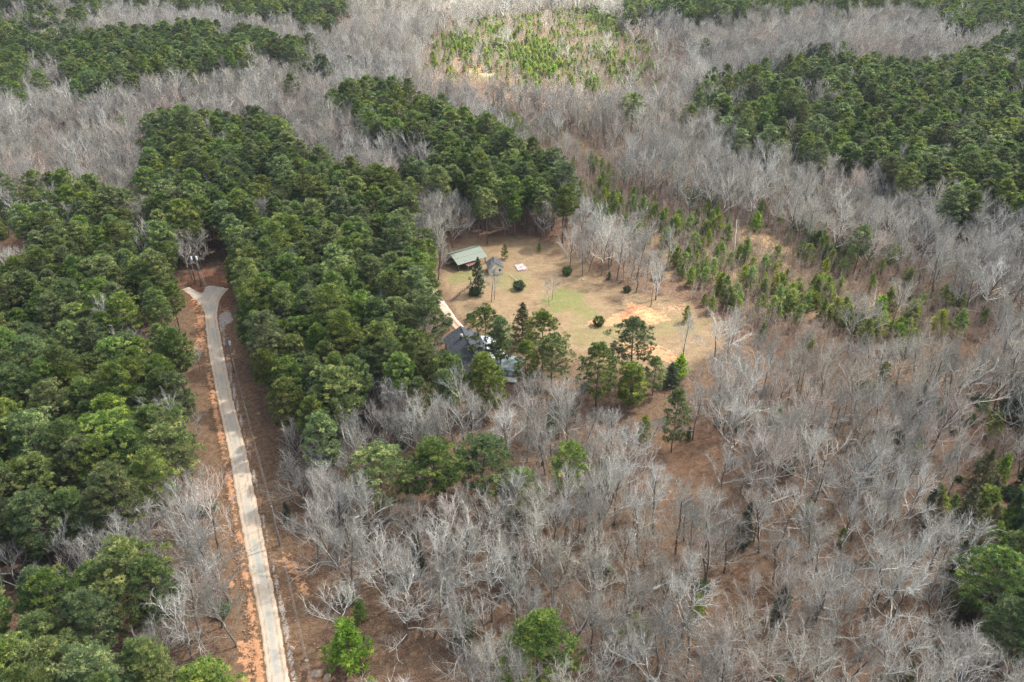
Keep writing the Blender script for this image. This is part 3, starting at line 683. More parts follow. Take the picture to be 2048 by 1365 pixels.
# far roofs among the pines on the left
for (px, py, w, l, mt, lab, rot) in ((118, 528, 6, 8, 'white_metal', 'pale blue white roof glimpsed between the left pines', .5), (132, 455, 5, 8, 'white_metal', 'small white building behind the upper left pines', .2), (262, 470, 4, 6, 'pale_metal', 'pale shed roof beside the dirt clearing at upper left', -.4)):
    q = U(px, py); g = root('farm_shed', lab, 'shed', (q.x, q.y, q.z), rot)
    mb = MB(); walls(mb, w, l, 2.4, 3.6); part('wall', mb, M['siding'], g); mb = MB(); gable(mb, w, l, 2.45, 3.65, .3); part('roof', mb, M[mt], g)

# ------------------------------------------------------------ poles and wires
def utility_pole(px, py, h, label, cans=0, lean=0.0, arm=False, rz=0, loc=None):
    q = loc or U(px, py); g = root('utility_pole', label, 'utility pole', (q.x, q.y, q.z-.05), rz, 'utility poles along the road')
    mb = MB(); mb.tubes([(0, 0, -.3), (0, 0, h*.5)], [(0, 0, h*.5), (lean, 0, h)], [.19, .16], [.16, .12], 0, 10, cap=True); part('pole', mb, M['pole'], g)
    if arm: mb = MB(); mb.box((lean, 0, h-.55), (2.2, .11, .13)); part('crossarm', mb, M['pole'], g)
    mb = MB(); mb.tubes([(lean, 0, h)], [(lean, 0, h+.3)], .09, .05, 0, 8, cap=True); part('insulator', mb, M['porcelain'], g)
    for c in range(cans):
        mb = MB(); x = .42; z = h-1.9
        mb.tubes([(x, 0, z), (x, 0, z+.98), (x, 0, z+1.05)], [(x, 0, z+.98), (x, 0, z+1.05), (x, 0, z+1.12)], [.30, .33, .26], [.30, .33, .12], 0, 14, cap=True)
        mb.box((.2, 0, z+.6), (.2, .12, .3)); cn = part('transformer', mb, M['can'], g)
        mb = MB(); mb.tubes([(x, 0, z+1.1)], [(x, 0, z+1.42)], .06, .03, 0, 6, cap=True); part('bushing', mb, M['porcelain'], cn)
    return Vector((q.x+lean*math.cos(rz), q.y+lean*math.sin(rz), q.z+h))
t1 = utility_pole(560, 1092, 9.8, 'dark wooden utility pole standing nearest on the brown strip beside the road')
t2 = utility_pole(469, 746, 10.0, 'utility pole with a white transformer beside the gravel road', 1)
t3 = utility_pole(403, 574, 10.8, 'utility pole with a white transformer at the road fork', 1)
t4 = utility_pole(391, 567, 9.6, 'slimmer utility pole left of its twin at the road fork', 1, -.5)
q2 = U(469, 746); q1 = U(560, 1092); stepv = q1-q2
t0 = utility_pole(0, 0, 9.8, 'utility pole past the near end of the brown strip', loc=Vector((q1.x+stepv.x*1.0-1.5, q1.y+stepv.y*1.0, 0.0)))
def wire(a, b, dz, dx, sag, label):
    a = a+Vector((dx, 0, dz)); b = b+Vector((dx, 0, dz)); n = 24; P = []
    for i in range(n+1):
        t = i/n; p = a.lerp(b, t); P.append((p.x, p.y, p.z-4*sag*t*(1-t)))
    mb = MB(); mb.tubes(P[:-1], P[1:], .014, .014, 0, 5); tag(link('power_line', mb.mesh('power_line', M['wire'])), label, 'power line', 'power lines')
for a, b, la in ((t3, t2, 'between the road fork pole and the pole with a white transformer'), (t2, t1, 'between the white transformer pole and the nearest pole'), (t1, t0, 'running from the nearest pole out past the road end')):
    wire(a, b, .25, 0, .7, 'top cable '+la); wire(a, b, -1.1, .12, .9, 'lower cable '+la); wire(a, b, -2.2, -.12, 1.1, 'lowest cable '+la)
wire(t4, t3, -.4, 0, .15, 'short cable joining the two poles at the road fork')
gy = MB(); e = U(411, 570); gy.tubes([tuple(t3+Vector((0, 0, -1)))], [(e.x, e.y, e.z)], .03, .03, 0, 5); tag(link('guy_wire', gy.mesh('guy_wire', M['wire'])), 'steel guy wire bracing the road fork pole', 'guy wire')

# ------------------------------------------------------------ dead trunks, logs, stones
def dead_trunk(bx, by, tx, ty, h, r, label, nm='dead_tree'):
    """a bare pole of a trunk; base at one pixel, top h metres up"""
    b = U(bx, by); 
    u = (tx-1024)/FOC; v = (ty-682.5)/FOC; rz_ = -(v*CP+SP); ry = CP-v*SP; t = (b.z+h-CAM_H)/rz_; T = Vector((u*t, ry*t, b.z+h))
    rng = random.Random(bx); n = 7; P = [b.lerp(T, i/n)+Vector((rng.uniform(-.08, .08), rng.uniform(-.08, .08), 0))*(0 < i < n) for i in range(n+1)]
    mb = MB(); mb.tubes([p-b for p in P[:-1]], [p-b for p in P[1:]], np.linspace(r, r*.45, n), np.linspace(r*.92, r*.35, n), 0, 7, cap=True)
    st = [(P[i]-b, P[i]-b+Vector((rng.uniform(-1, 1), rng.uniform(-1, 1), rng.uniform(.1, .6)))*.9) for i in (3, 4, 5, 6, 6)]
    g = root(nm, label, 'dead tree', b); part('trunk', mb, M['deadwood'], g)
    for a_, c_ in st[:4]: mb = MB(); mb.tubes([a_], [c_], .06, .02, 0, 5); part('branch', mb, M['deadwood'], g)
dead_trunk(1736, 668, 1753, 578, 13, .30, 'tall bleached dead trunk standing in the regrowth on the right slope')
dead_trunk(1849, 840, 1876, 760, 12, .20, 'thin white dead stem leaning above dark shrubs on the right')
dead_trunk(1468, 512, 1474, 440, 10, .2, 'short grey dead stem at the upper edge of the tan slope')
def log(a, b, r, label):
    A = U(*a, .25); B = U(*b, .6); mb = MB(); n = 6; P = [A.lerp(B, i/n) for i in range(n+1)]
    mb.tubes([tuple(p) for p in P[:-1]], [tuple(p) for p in P[1:]], np.linspace(r, r*.6, n), np.linspace(r*.95, r*.5, n), 0, 8, cap=True)
    tag(link('fallen_log', mb.mesh('fallen_log', M['deadwood'])), label, 'log', 'fallen logs')
log((1305, 1180), (1385, 1142), .26, 'long pale fallen log lying across the brown wood floor')
log((1640, 970), (1662, 1002), .2, 'short fallen log on the wood floor near the reddish tree')
log((1395, 1205), (1420, 1235), .16, 'thin fallen log below the long pale one')
log((1040, 566), (1018, 548), .12, 'thin weathered board lying near the cream shed')
log((1530, 1010), (1600, 985), .18, 'fallen log in the middle of the right bare wood')
log((735, 1150), (790, 1120), .15, 'slim fallen trunk among the near bare trees')
def rock_mesh(seed, r=.5):
    rng = np.random.default_rng(seed); nu, nv = 9, 6; V = [(0, 0, r*.7)]
    for i in range(1, nv):
        for j in range(nu):
            th = math.pi*i/nv; ph = 2*math.pi*j/nu; q = r*rng.uniform(.72, 1.15); V.append((q*math.sin(th)*math.cos(ph), q*math.sin(th)*math.sin(ph), q*.62*math.cos(th)))
    V.append((0, 0, -r*.6)); mb = MB(); b = len(V)-1
    mb.add(V, [[0, 1+j, 1+(j+1) % nu] for j in range(nu)]); mb.add(V, [[1+i*nu+j, 1+(i+1)*nu+j, 1+(i+1)*nu+(j+1) % nu, 1+i*nu+(j+1) % nu] for i in range(nv-2) for j in range(nu)]); mb.add(V, [[b, 1+(nv-2)*nu+(j+1) % nu, 1+(nv-2)*nu+j] for j in range(nu)])
    return mb
for i, (px, py, r, lab) in enumerate(((633, 1350, 1.0, 'largest pale orange rock on the strip at the bottom edge'), (655, 1358, .7, 'flat rock beside the largest pale orange rock'), (584, 1298, .45, 'small orange stone alone on the brown strip'),
        (1340, 985, .4, 'pale stone on the open brown ground'), (1313, 1003, .3, 'small stone near the edge of the open brown ground'), (612, 1322, .35, 'small stone behind the largest pale rock'), (1165, 560, .45, 'pale stone at the foot of the lawn corner trees'))):
    q = U(px, py); o = link('rock', rock_mesh(50+i, r).mesh('rock', M['palestone'])); o.location = (q.x, q.y, q.z+r*.15); o.scale = (1.3, .9, 1); o.rotation_euler = (0, 0, i*1.3); tag(o, lab, 'rock', 'loose rocks')
# clay clods along the road shoulders: far too many to count
rng = np.random.default_rng(5); rb = [rock_mesh(k, 1.0) for k in range(3)]; mb = MB()
for i in range(2600):
    k = rng.integers(0, len(RC)-1); c = RC[k]; sidev = rng.choice([-1, 1, -1]); o = (2.0+abs(rng.normal())*.9 + (.5 if sidev < 0 else .2))*sidev
    if rng.random() < .15: o = rng.uniform(2.5, 7)
    x = c[0]+o; y = c[1]+rng.uniform(-1, 1); r = rng.uniform(.04, .15)*(1.5 if rng.random() < .08 else 1); s = rb[i % 3]; V = np.concatenate(s.V[:1])
    z = float(ground_h(x, y)); a = rng.random()*6.28; ca, sa_ = math.cos(a), math.sin(a)
    W = np.stack([(V[:, 0]*ca-V[:, 1]*sa_)*r*1.3+x, (V[:, 0]*sa_+V[:, 1]*ca)*r+y, V[:, 2]*r+z+.08], 1)
    base = mb.n; mb.V.append(W); mb.A.append(np.zeros(len(W))); mb.n += len(W)
    cnt = 0
    for L_, T_ in zip(s.L, s.T):
        sub = len(V); mb.L.append(L_ - cnt*sub + base); mb.T.append(T_); mb.MI.append(np.zeros(len(T_), int)); cnt += 1
tag(link('clay_rubble', mb.mesh('clay_rubble', M['stone'])), 'orange clay clods and gravel heaped along the road edges', kind='stuff')
# low rail fence by the driveway
pf = [(904, 604), (914, 594), (924, 585), (936, 578), (950, 574)]; W = resample(strip_world(pf), 13)
g = root('rail_fence', 'low dark rail fence curving from the driveway to the grey bush', 'fence', tuple(W[0]))
for p in W:
    mb = MB(); mb.box(tuple(p-W[0]+np.array([0, 0, .5])), (.14, .14, 1.1)); part('post', mb, M['wood_post'], g)
mb = MB()
for z in (.45, .9): mb.tubes(W[:-1]-W[0]+[0, 0, z], W[1:]-W[0]+[0, 0, z], .06, .06, 0, 4)
part('rail', mb, M['wood_post'], g)

# ------------------------------------------------------------ what grows where (outlines as seen from the air over the crowns)
ZONES = [  # later ones win
 ('B', [(-400, -200), (2500, -200), (2500, 1700), (-400, 1700)]),
 ('b', [(560, 940), (700, 860), (720, 790), (900, 800), (960, 740), (1150, 700), (1400, 640), (1560, 700), (2200, 760), (2200, 1500), (300, 1500), (300, 1300), (380, 1000)]),
 # top left mixed wood
 ('p', [(-200, -60), (130, -60), (200, 20), (150, 60), (60, 70), (60, 110), (160, 90), (220, 70), (300, 55), (240, 190), (150, 190), (120, 130), (60, 130), (40, 190), (-200, 200)]),
 ('P', [(-200, 55), (40, 60), (60, 130), (30, 180), (-200, 190)]),
 ('P', [(60, 90), (110, 80), (170, 75), (230, 68), (290, 80), (340, 60), (400, 45), (440, 75), (500, 65), (560, 85), (620, 90), (600, 115), (520, 110), (480, 125), (420, 145), (340, 150), (290, 160), (240, 180), (200, 190), (150, 185), (120, 130)]),
 ('p', [(140, -60), (430, -60), (430, 15), (140, 10)]),
 ('P', [(400, -60), (600, -60), (690, -20), (690, 30), (660, 58), (600, 45), (540, 38), (470, 42), (440, 10), (400, 5)]),
 ('p', [(540, 110), (640, 105), (650, 140), (590, 150), (540, 135)]),
 # pine plantation, two ridges and the long stand beside the road
 ('P', [(285, 260), (330, 235), (430, 238), (520, 238), (580, 262), (610, 300), (640, 320), (700, 335), (770, 360), (830, 330), (760, 290), (735, 250), (700, 215), (655, 215), (650, 190),
        (700, 180), (760, 165), (830, 190), (930, 240), (1010, 270), (1100, 315), (1160, 385), (1150, 410), (1080, 405), (1000, 420), (950, 430), (935, 395), (870, 380), (830, 385), (818, 430),
        (845, 470), (885, 530), (885, 600), (860, 640), (830, 670), (850, 720), (930, 730), (930, 770), (880, 790), (860, 850), (830, 800), (740, 770), (720, 800), (700, 870), (640, 880), (610, 930), (560, 930),
        (525, 860), (500, 750), (480, 660), (445, 590), (425, 540), (395, 500), (370, 460), (310, 440), (285, 380), (280, 300)]),
 ('B', [(770, 285), (830, 285), (870, 305), (840, 330), (790, 335)]),
 ('P', [(20, 400), (60, 375), (110, 365), (200, 375), (250, 400), (255, 450), (290, 480), (330, 440), (350, 480), (370, 520), (378, 600), (385, 700), (390, 790), (405, 880), (420, 950), (415, 1000), (345, 1000), (300, 985), (240, 1040),
        (120, 1060), (40, 1085), (-300, 1090), (-300, 560), (0, 545), (60, 520), (70, 460), (20, 430)]),
 ('p', [(130, 430), (230, 440), (230, 490), (130, 490)]),
 ('p', [(-200, 360), (60, 380), (60, 450), (-200, 560)]),
 ('P', [(-300, 1170), (0, 1165), (110, 1160), (230, 1130), (240, 1090), (360, 1090), (365, 1200), (300, 1250), (300, 1330), (480, 1330), (480, 1700), (-300, 1700)]),
 ('b', [(-300, 1090), (60, 1085), (230, 1050), (240, 1100), (220, 1140), (110, 1150), (0, 1165), (-300, 1170)]),
 # top centre: sunlit regrowth
 ('s', [(820, 170), (860, 50), (1000, 15), (1130, 0), (1240, 20), (1370, 60), (1390, 130), (1370, 190), (1250, 195), (1100, 190), (950, 180)]),
 ('Z', [(850, 150), (865, 75), (960, 35), (1060, 28), (1140, 18), (1230, 40), (1310, 100), (1330, 180), (1130, 180), (1000, 172), (930, 170)]),
 ('Y', [(1140, 12), (1220, 20), (1255, 45), (1240, 75), (1190, 60)]),
 ('Y', [(885, 75), (930, 65), (960, 90), (930, 125), (890, 115)]),
 ('Y', [(1000, 90), (1100, 85), (1130, 130), (1100, 160), (1030, 150)]),
 ('s', [(1000, 195), (1250, 240), (1255, 330), (1200, 350), (1160, 330), (1100, 300), (1030, 265), (980, 230)]),
 ('Y', [(1005, 235), (1040, 235), (1055, 270), (1020, 275)]),
 # top right
 ('P', [(1240, -60), (2200, -60), (2200, 45), (1960, 60), (1900, 50), (1880, 18), (1600, 15), (1480, 32), (1400, 38), (1330, 22), (1260, 30)]),
 ('p', [(1880, 20), (1960, 30), (1960, 70), (1890, 70)]),
 ('C', [(1385, 190), (1430, 150), (1540, 130), (1640, 90), (1700, 110), (1690, 200), (1700, 330), (1600, 335), (1540, 325), (1490, 300), (1440, 250), (1390, 215)]),
 ('D', [(1640, 150), (1700, 115), (1850, 135), (1950, 105), (2048, 65), (2250, 60), (2250, 460), (2040, 430), (1960, 425), (1880, 405), (1810, 360), (1700, 345), (1660, 330), (1650, 200)]),
 # regrowth strip on the slope beyond the clearing
 ('y', [(1140, 310), (1270, 350), (1400, 385), (1560, 425), (1690, 470), (1860, 530), (2000, 610), (1960, 690), (1800, 700), (1650, 700), (1500, 660), (1430, 615), (1390, 575), (1310, 500), (1260, 450), (1190, 440), (1150, 400)]),
 ('Y', [(1190, 395), (1230, 390), (1240, 440), (1200, 440)]),
 ('Y', [(1270, 450), (1300, 445), (1340, 505), (1310, 510)]),
 ('Y', [(1385, 520), (1440, 530), (1470, 570), (1420, 580), (1385, 560)]),
 ('Y', [(1505, 605), (1560, 580), (1620, 590), (1700, 625), (1700, 650), (1600, 645), (1520, 635)]),
 ('Y', [(1750, 620), (1800, 620), (1800, 655), (1755, 655)]),
 ('s', [(1520, 655), (1760, 670), (1800, 740), (1600, 740)]),
 ('s', [(1900, 870), (2200, 850), (2200, 950), (1960, 940)]),
 # evergreens at the lower right edge
 ('E', [(1840, 985), (1900, 930), (2020, 920), (2250, 930), (2250, 1310), (1990, 1300), (1900, 1270), (1890, 1180), (1930, 1090), (1900, 1040)]),
 ('0', [(850, 600), (1110, 600), (1300, 640), (1440, 640), (1460, 700), (1380, 745), (1200, 745), (1075, 770), (1040, 800), (900, 800), (865, 700)]),
 ('0', [(1300, 860), (1395, 850), (1425, 990), (1330, 1005), (1290, 940)]),
 ('0', [(725, 895), (1055, 880), (1075, 1000), (735, 985)]),
 ('0', [(1150, 690), (1370, 700), (1370, 850), (1175, 830)]),
 ('e', [(1830, 800), (2050, 770), (2050, 860), (1880, 880)]),
]
DENS = {
 'B': dict(bare_tree=1.0, pine_tree=.004, sapling=.05, evergreen_shrub=.03, twiggy_shrub=.05),
 'b': dict(bare_tree=.97, sapling=.07, evergreen_shrub=.08, twiggy_shrub=.35, cedar_tree=.012, young_pine=.01),
 'P': dict(pine_tree=.94, bare_tree=.05),
 'p': dict(pine_tree=.42, bare_tree=.55),
 'y': dict(young_pine=.22, sapling=.80, twiggy_shrub=.8, evergreen_shrub=.08, bare_tree=.02),
 'Y': dict(young_pine=.85, sapling=.25),
 'Z': dict(young_pine=.30, sapling=.9, twiggy_shrub=.3, bare_tree=.03),
 '0': dict(evergreen_shrub=.03, twiggy_shrub=.05),
 's': dict(sapling=.95, young_pine=.012, twiggy_shrub=.3, bare_tree=.22, evergreen_shrub=.03),
 'C': dict(cedar_tree=.82, pine_tree=.25, bare_tree=.10),
 'D': dict(pine_tree=.72, cedar_tree=.22, bare_tree=.24),
 'E': dict(cedar_tree=.45, pine_tree=.25, young_pine=.25, evergreen_shrub=.3),
 'e': dict(bare_tree=.5, cedar_tree=.12, evergreen_shrub=.4, young_pine=.08),
}
# ground left open, outlined on the ground
CLEAR = [(880, 560), (893, 500), (940, 478), (1060, 478), (1120, 492), (1160, 540), (1230, 578), (1300, 600), (1385, 612), (1440, 655), (1450, 690), (1400, 725), (1330, 730), (1180, 720), (1090, 710), (1030, 700), (1050, 770), (985, 790), (905, 740), (868, 690), (862, 600)]
OPEN = [CLEAR,
 [(365, 562), (400, 545), (455, 560), (480, 690), (530, 830), (590, 960), (625, 1100), (665, 1250), (715, 1600), (440, 1600), (505, 1400), (470, 1250), (440, 1080), (405, 900), (385, 760), (376, 640)],
 [(1300, 850), (1400, 840), (1440, 930), (1440, 1040), (1340, 1060), (1290, 980)],
 [(1450, 700), (1540, 720), (1540, 780), (1460, 770)],
 [(700, 1310), (900, 1300), (900, 1500), (640, 1500)],
 [(1810, 960), (1850, 940), (1870, 990), (1830, 1010)],
 [(8, 500), (75, 485), (75, 560), (8, 565)],
 [(255, 425), (305, 395), (325, 430), (290, 460)],
 [(1960, -30), (2200, -30), (2200, 12), (2010, 12)],
 [(570, 82), (620, 92), (690, 88), (715, 72), (705, 55), (760, 25), (750, 20), (690, 50), (680, 68), (640, 80), (590, 75)],
 [(500, 400), (560, 400), (560, 445), (500, 445)],
 [(1115, 275), (1150, 285), (1215, 325), (1210, 338), (1150, 305)],
 [(1235, 275), (1245, 290), (1260, 330), (1245, 330)],
 [(1480, 455), (1560, 485), (1600, 520), (1560, 510), (1470, 475)],
 [(930, 135), (990, 150), (985, 165), (930, 150)],
 [(60, 285), (130, 290), (130, 320), (70, 315)],
]
SPACING = dict(pine_tree=5.5, bare_tree=5.2, young_pine=2.8, cedar_tree=4.4, sapling=2.1, evergreen_shrub=5.0, twiggy_shrub=3.2)
HR = dict(pine_tree=(.80, 1.12), bare_tree=(.72, 1.15), young_pine=(.65, 1.35), cedar_tree=(.7, 1.2), sapling=(.6, 1.25), evergreen_shrub=(.5, 1.3), twiggy_shrub=(.5, 1.2))
CFRAC = dict(pine_tree=.76, bare_tree=.68, young_pine=.5, cedar_tree=.5, sapling=.5, evergreen_shrub=.5, twiggy_shrub=.5)

# trees placed one by one: kind, variant, base pixel, height in metres, note for the label, width factor
SPECIAL = [
 ('cedar_tree', 0, 957, 588, 11.5, 'dark green cedar hiding the end of the green-roofed barn', 1.0),
 ('bare_tree', 2, 983, 604, 12.5, 'bare grey tree standing in front of the small cream shed', .75),
 ('bare_tree', 5, 989, 600, 11, 'slimmer bare tree close behind the tree in front of the cream shed', .6),
 ('evergreen_shrub', 0, 1038, 579, 2.6, 'round dark evergreen bush alone on the tan lawn', 1.0),
 ('evergreen_shrub', 1, 1197, 651, 2.6, 'small upright dark bush at the end of the orange clay patch', .8),
 ('evergreen_shrub', 2, 950, 590, 1.9, 'grey green bush at the foot of the dark cedar by the barn', 1.2),
 ('evergreen_shrub', 0, 942, 640, 1.9, 'rounded dark shrub beside the pale driveway above the house', 1.0),
 ('evergreen_shrub', 2, 895, 650, 2.0, 'dark shrub under the pines on the near side of the driveway', 1.0),
 ('bare_tree', 7, 1104, 600, 7.5, 'small thin bare tree on the green patch of the lawn', .7),
 ('bare_tree', 5, 1098, 612, 8, 'leaning thin bare tree beside its twin on the lawn', .6),
 ('young_pine', 1, 1010, 518, 5.0, 'young green pine behind the cream shed', .9),
 ('young_pine', 2, 1078, 503, 3.0, 'tiny green pine at the top edge of the tan lawn', .9),
 ('cedar_tree', 1, 1045, 692, 12.5, 'brownish cone-shaped cedar behind the pines next to the house', 1.15),
 ('full_pine', 3, 1085, 745, 16, 'tall pine with rounded crown just past the bronze cedar', 1.15),
 ('full_pine', 1, 1103, 780, 14, 'shorter pine in front of the tall pine near the bronze cedar', 1.2),
 ('full_pine', 3, 1050, 780, 13, 'pine rising from the corner of the pale metal roofed wing', .85),
 ('full_pine', 1, 972, 738, 16, 'open-crowned pine spreading over the dark house roof', 1.0),
 ('pine_tree', 6, 1000, 752, 13, 'pine between the dark house roof and the pale roof', .8),
 ('yellow_pine', 0, 966, 830, 15, 'yellow green rounded tree in front of the house', 1.1),
 ('full_pine', 1, 898, 838, 16, 'broad pine hiding the near corner of the dark house', 1.0),
 ('full_pine', 2, 1002, 745, 15, 'spreading pine over the join of the dark and pale roofs', .9),
 ('full_pine', 3, 1192, 812, 16, 'dense dark pine foliage down to the ground below the lawn', 1.1),
 ('full_pine', 2, 1262, 765, 17, 'tall layered pine standing in front of the orange clay patch', 1.2),
 ('full_pine', 0, 1258, 812, 11, 'lower bushy pine beneath the tall layered pine by the clay', 1.3),
 ('full_pine', 3, 1305, 790, 10, 'mid-sized dark pine right of the tall layered pine', 1.0),
 ('cedar_tree', 0, 1340, 772, 6.5, 'low dark evergreen at the near edge of the lawn', 1.7),
 ('young_pine', 2, 1358, 760, 7, 'slim dark pine behind the low evergreen at the lawn edge', 1.2),
 ('young_pine', 1, 1222, 752, 5, 'small dark pine touching the tall layered pine', 1.1),
 ('full_pine', 3, 1342, 905, 15.5, 'lone slender pine among bare trees beside the open brown ground', .72),
 ('cedar_tree', 2, 1376, 882, 4.0, 'small dark cedar at the foot of a bare tree by the open ground', 1.0),
 ('bare_tree', 4, 1385, 880, 13, 'bare tree with wide limbs above the small dark cedar', 1.0),
 ('bare_tree', 4, 1462, 912, 14, 'wide bare tree with pale limbs above the open brown ground', 1.15),
 ('bare_tree', 3, 1365, 728, 15, 'tall straight bare tree at the near corner of the lawn', .7),
 ('bare_tree', 4, 1425, 728, 12, 'wide-spreading bare tree at the near corner of the lawn', 1.2),
 ('bare_tree', 1, 1302, 613, 12, 'grey bare tree standing behind the orange clay patch', .9),
 ('bare_tree', 0, 1140, 540, 14, 'pale bare tree at the top right corner of the lawn', .9),
 ('bare_tree', 2, 1165, 552, 12, 'thin bare tree beside the pale one at the lawn corner', .7),
 ('cedar_tree', 0, 1218, 560, 2.8, 'low dark round cedar under bare trees above the lawn', 1.3),
 ('evergreen_shrub', 0, 1254, 584, 1.7, 'dark shrub at the foot of the bare trees above the clay', 1.0),
 ('evergreen_shrub', 1, 1134, 550, 2.6, 'tall shrub under the pale bare tree at the lawn corner', .8),
 ('twiggy_shrub', 0, 1238, 602, 1.6, 'leafless brown bush on the lawn above the clay patch', 1.4),
 ('young_pine', 0, 1372, 645, 5.0, 'bushy young pine with bare lower stems right of the clay patch', 1.0),
 ('bare_tree', 6, 868, 500, 15, 'pale upright bare tree behind the barn by the pine stand', .95),
 ('bare_tree', 0, 905, 496, 13, 'grey bare tree with drooping limbs behind the barn', 1.1),
 ('pine_tree', 2, 975, 488, 18, 'pine at the back edge of the lawn behind the barn', .9),
 ('bare_tree', 0, 1130, 1080, 16, 'dark-trunked bare tree standing apart in the open brown wood', .75),
 ('full_pine', 3, 1072, 1400, 17, 'big dense pine at the bottom edge among bare trees', 1.2),
 ('young_pine', 3, 702, 1330, 9, 'bright green young pine beside the cleared power line strip', 1.35),
 ('young_pine', 0, 722, 1242, 5, 'small green pine behind the bright pine near the power line', 1.0),
 ('young_pine', 1, 742, 1375, 2.6, 'small bright pine sprig on the bare ground at the bottom', 1.1),
 ('cedar_tree', 3, 930, 1290, 9, 'dark green tree half hidden behind pale bare limbs', 1.0),
 ('cedar_tree', 0, 576, 1045, 5, 'dark cedar at the wood edge by the nearest utility pole', .9),
 ('full_pine', 1, 765, 1020, 14, 'wide grey green pine at the edge of the bare wood', 1.5),
 ('pine_tree', 4, 875, 1030, 17, 'thin-crowned pine with visible trunk between two green pines', 1.6),
 ('full_pine', 2, 965, 1000, 15, 'broad green pine right of the thin-crowned pine', 1.6),
 ('full_pine', 3, 1035, 1045, 12, 'rounded bright green pine at the end of the pine row', 1.35),
 ('full_pine', 2, 1135, 1010, 15, 'flat-topped pine standing alone in the bare wood', 1.1),
 ('full_pine', 2, 850, 880, 15, 'upright pine between bare trees below the house', .85),
 ('full_pine', 1, 300, 1268, 18, 'biggest bright pine beside the road strip at lower left', 1.25),
 ('full_pine', 0, 425, 1440, 11, 'low dark spreading pine beside the road at the bottom edge', 1.5),
 ('full_pine', 2, 175, 1440, 17, 'large rounded bright pine at the bottom left', 1.25),
 ('bare_tree', 1, 150, 1170, 12, 'pale bare tree in the gap between the left pines', .9),
 ('bare_tree', 0, 215, 1160, 13, 'pale forked bare tree beside the biggest bright pine', .9),
 ('bare_tree', 3, 300, 1085, 11, 'small pale bare tree against the left pine edge', .7),
 ('bare_tree', 4, 405, 1105, 13, 'bare tree with arching limbs beside the road', 1.0),
 ('bare_tree', 1, 385, 1170, 12, 'bare tree in the middle of the roadside row', .95),
 ('bare_tree', 4, 400, 1275, 14, 'wide bare tree with low forked limbs beside the road', 1.15),
 ('bare_tree', 9, 432, 1190, 12, 'low bushy bare tree nearest the road clay edge', .95),
 ('bare_tree', 0, 445, 1255, 12, 'bare tree between the road and the wide low-forked tree', .9),
 ('bare_tree', 7, 365, 1075, 12, 'round bare tree against the pines above the roadside row', 1.0),
 ('bare_tree', 9, 425, 1050, 11, 'first bare tree of the roadside row from above', 1.0),
 ('bare_tree', 1, 355, 1230, 13, 'bare tree beside the biggest bright pine on its road side', .9),
 ('bare_tree', 6, 335, 1340, 12, 'narrow pale bare tree behind the low dark pine', .9),
 ('bare_tree', 0, 293, 745, 12, 'white-limbed bare tree poking through the left pine stand', .95),
 ('bare_tree', 2, 325, 740, 10, 'second white-limbed bare tree in the left pine stand', .9),
 ('bare_tree', 7, 400, 745, 7, 'small bare tree leaning over the road verge', .9),
 ('bare_tree', 3, 385, 560, 15, 'tall bare tree behind the twin poles at the road fork', .8),
 ('bare_tree', 2, 130, 860, 10, 'thin bare tree in a dark gap of the left stand', .6),
 ('bare_tree', 1, 778, 915, 12, 'pale forked bare tree at the edge of the long pine stand', 1.0),
 ('bare_tree', 0, 745, 905, 12, 'pale bare tree in the brown gap by the pine stand', .9),
 ('bare_tree', 1, 870, 715, 10, 'pale bare tree at the near corner of the dark house', 1.0),
 ('bare_tree', 0, 655, 1055, 14, 'pale slender bare tree at the power line edge', .7),
 ('full_pine', 1, 2020, 1300, 15, 'large pale green pine at the lower right edge', 1.3),
 ('young_pine', 3, 1960, 1045, 8, 'full green pine at the right edge of the bare wood', 1.5),
 ('cedar_tree', 1, 1935, 1120, 9, 'yellowish cedar behind a dark fan-shaped bare tree', 1.1),
 ('bare_tree', 4, 1862, 1140, 12, 'fan-shaped dark bare tree beside the yellowish cedar', 1.15),
 ('cedar_tree', 2, 1850, 1040, 8, 'dark cedar under a pale bare tree on the right slope', 1.1),
 ('young_pine', 3, 1548, 540, 8, 'bright full young pine alone on the regrowth slope', 1.0),
 ('young_pine', 1, 1520, 560, 5, 'yellow green young pine below the bright full one', .9),
 ('bare_tree', 4, 1780, 1265, 14, 'leaning bare tree with spreading limbs in the lower right wood', 1.1),
]

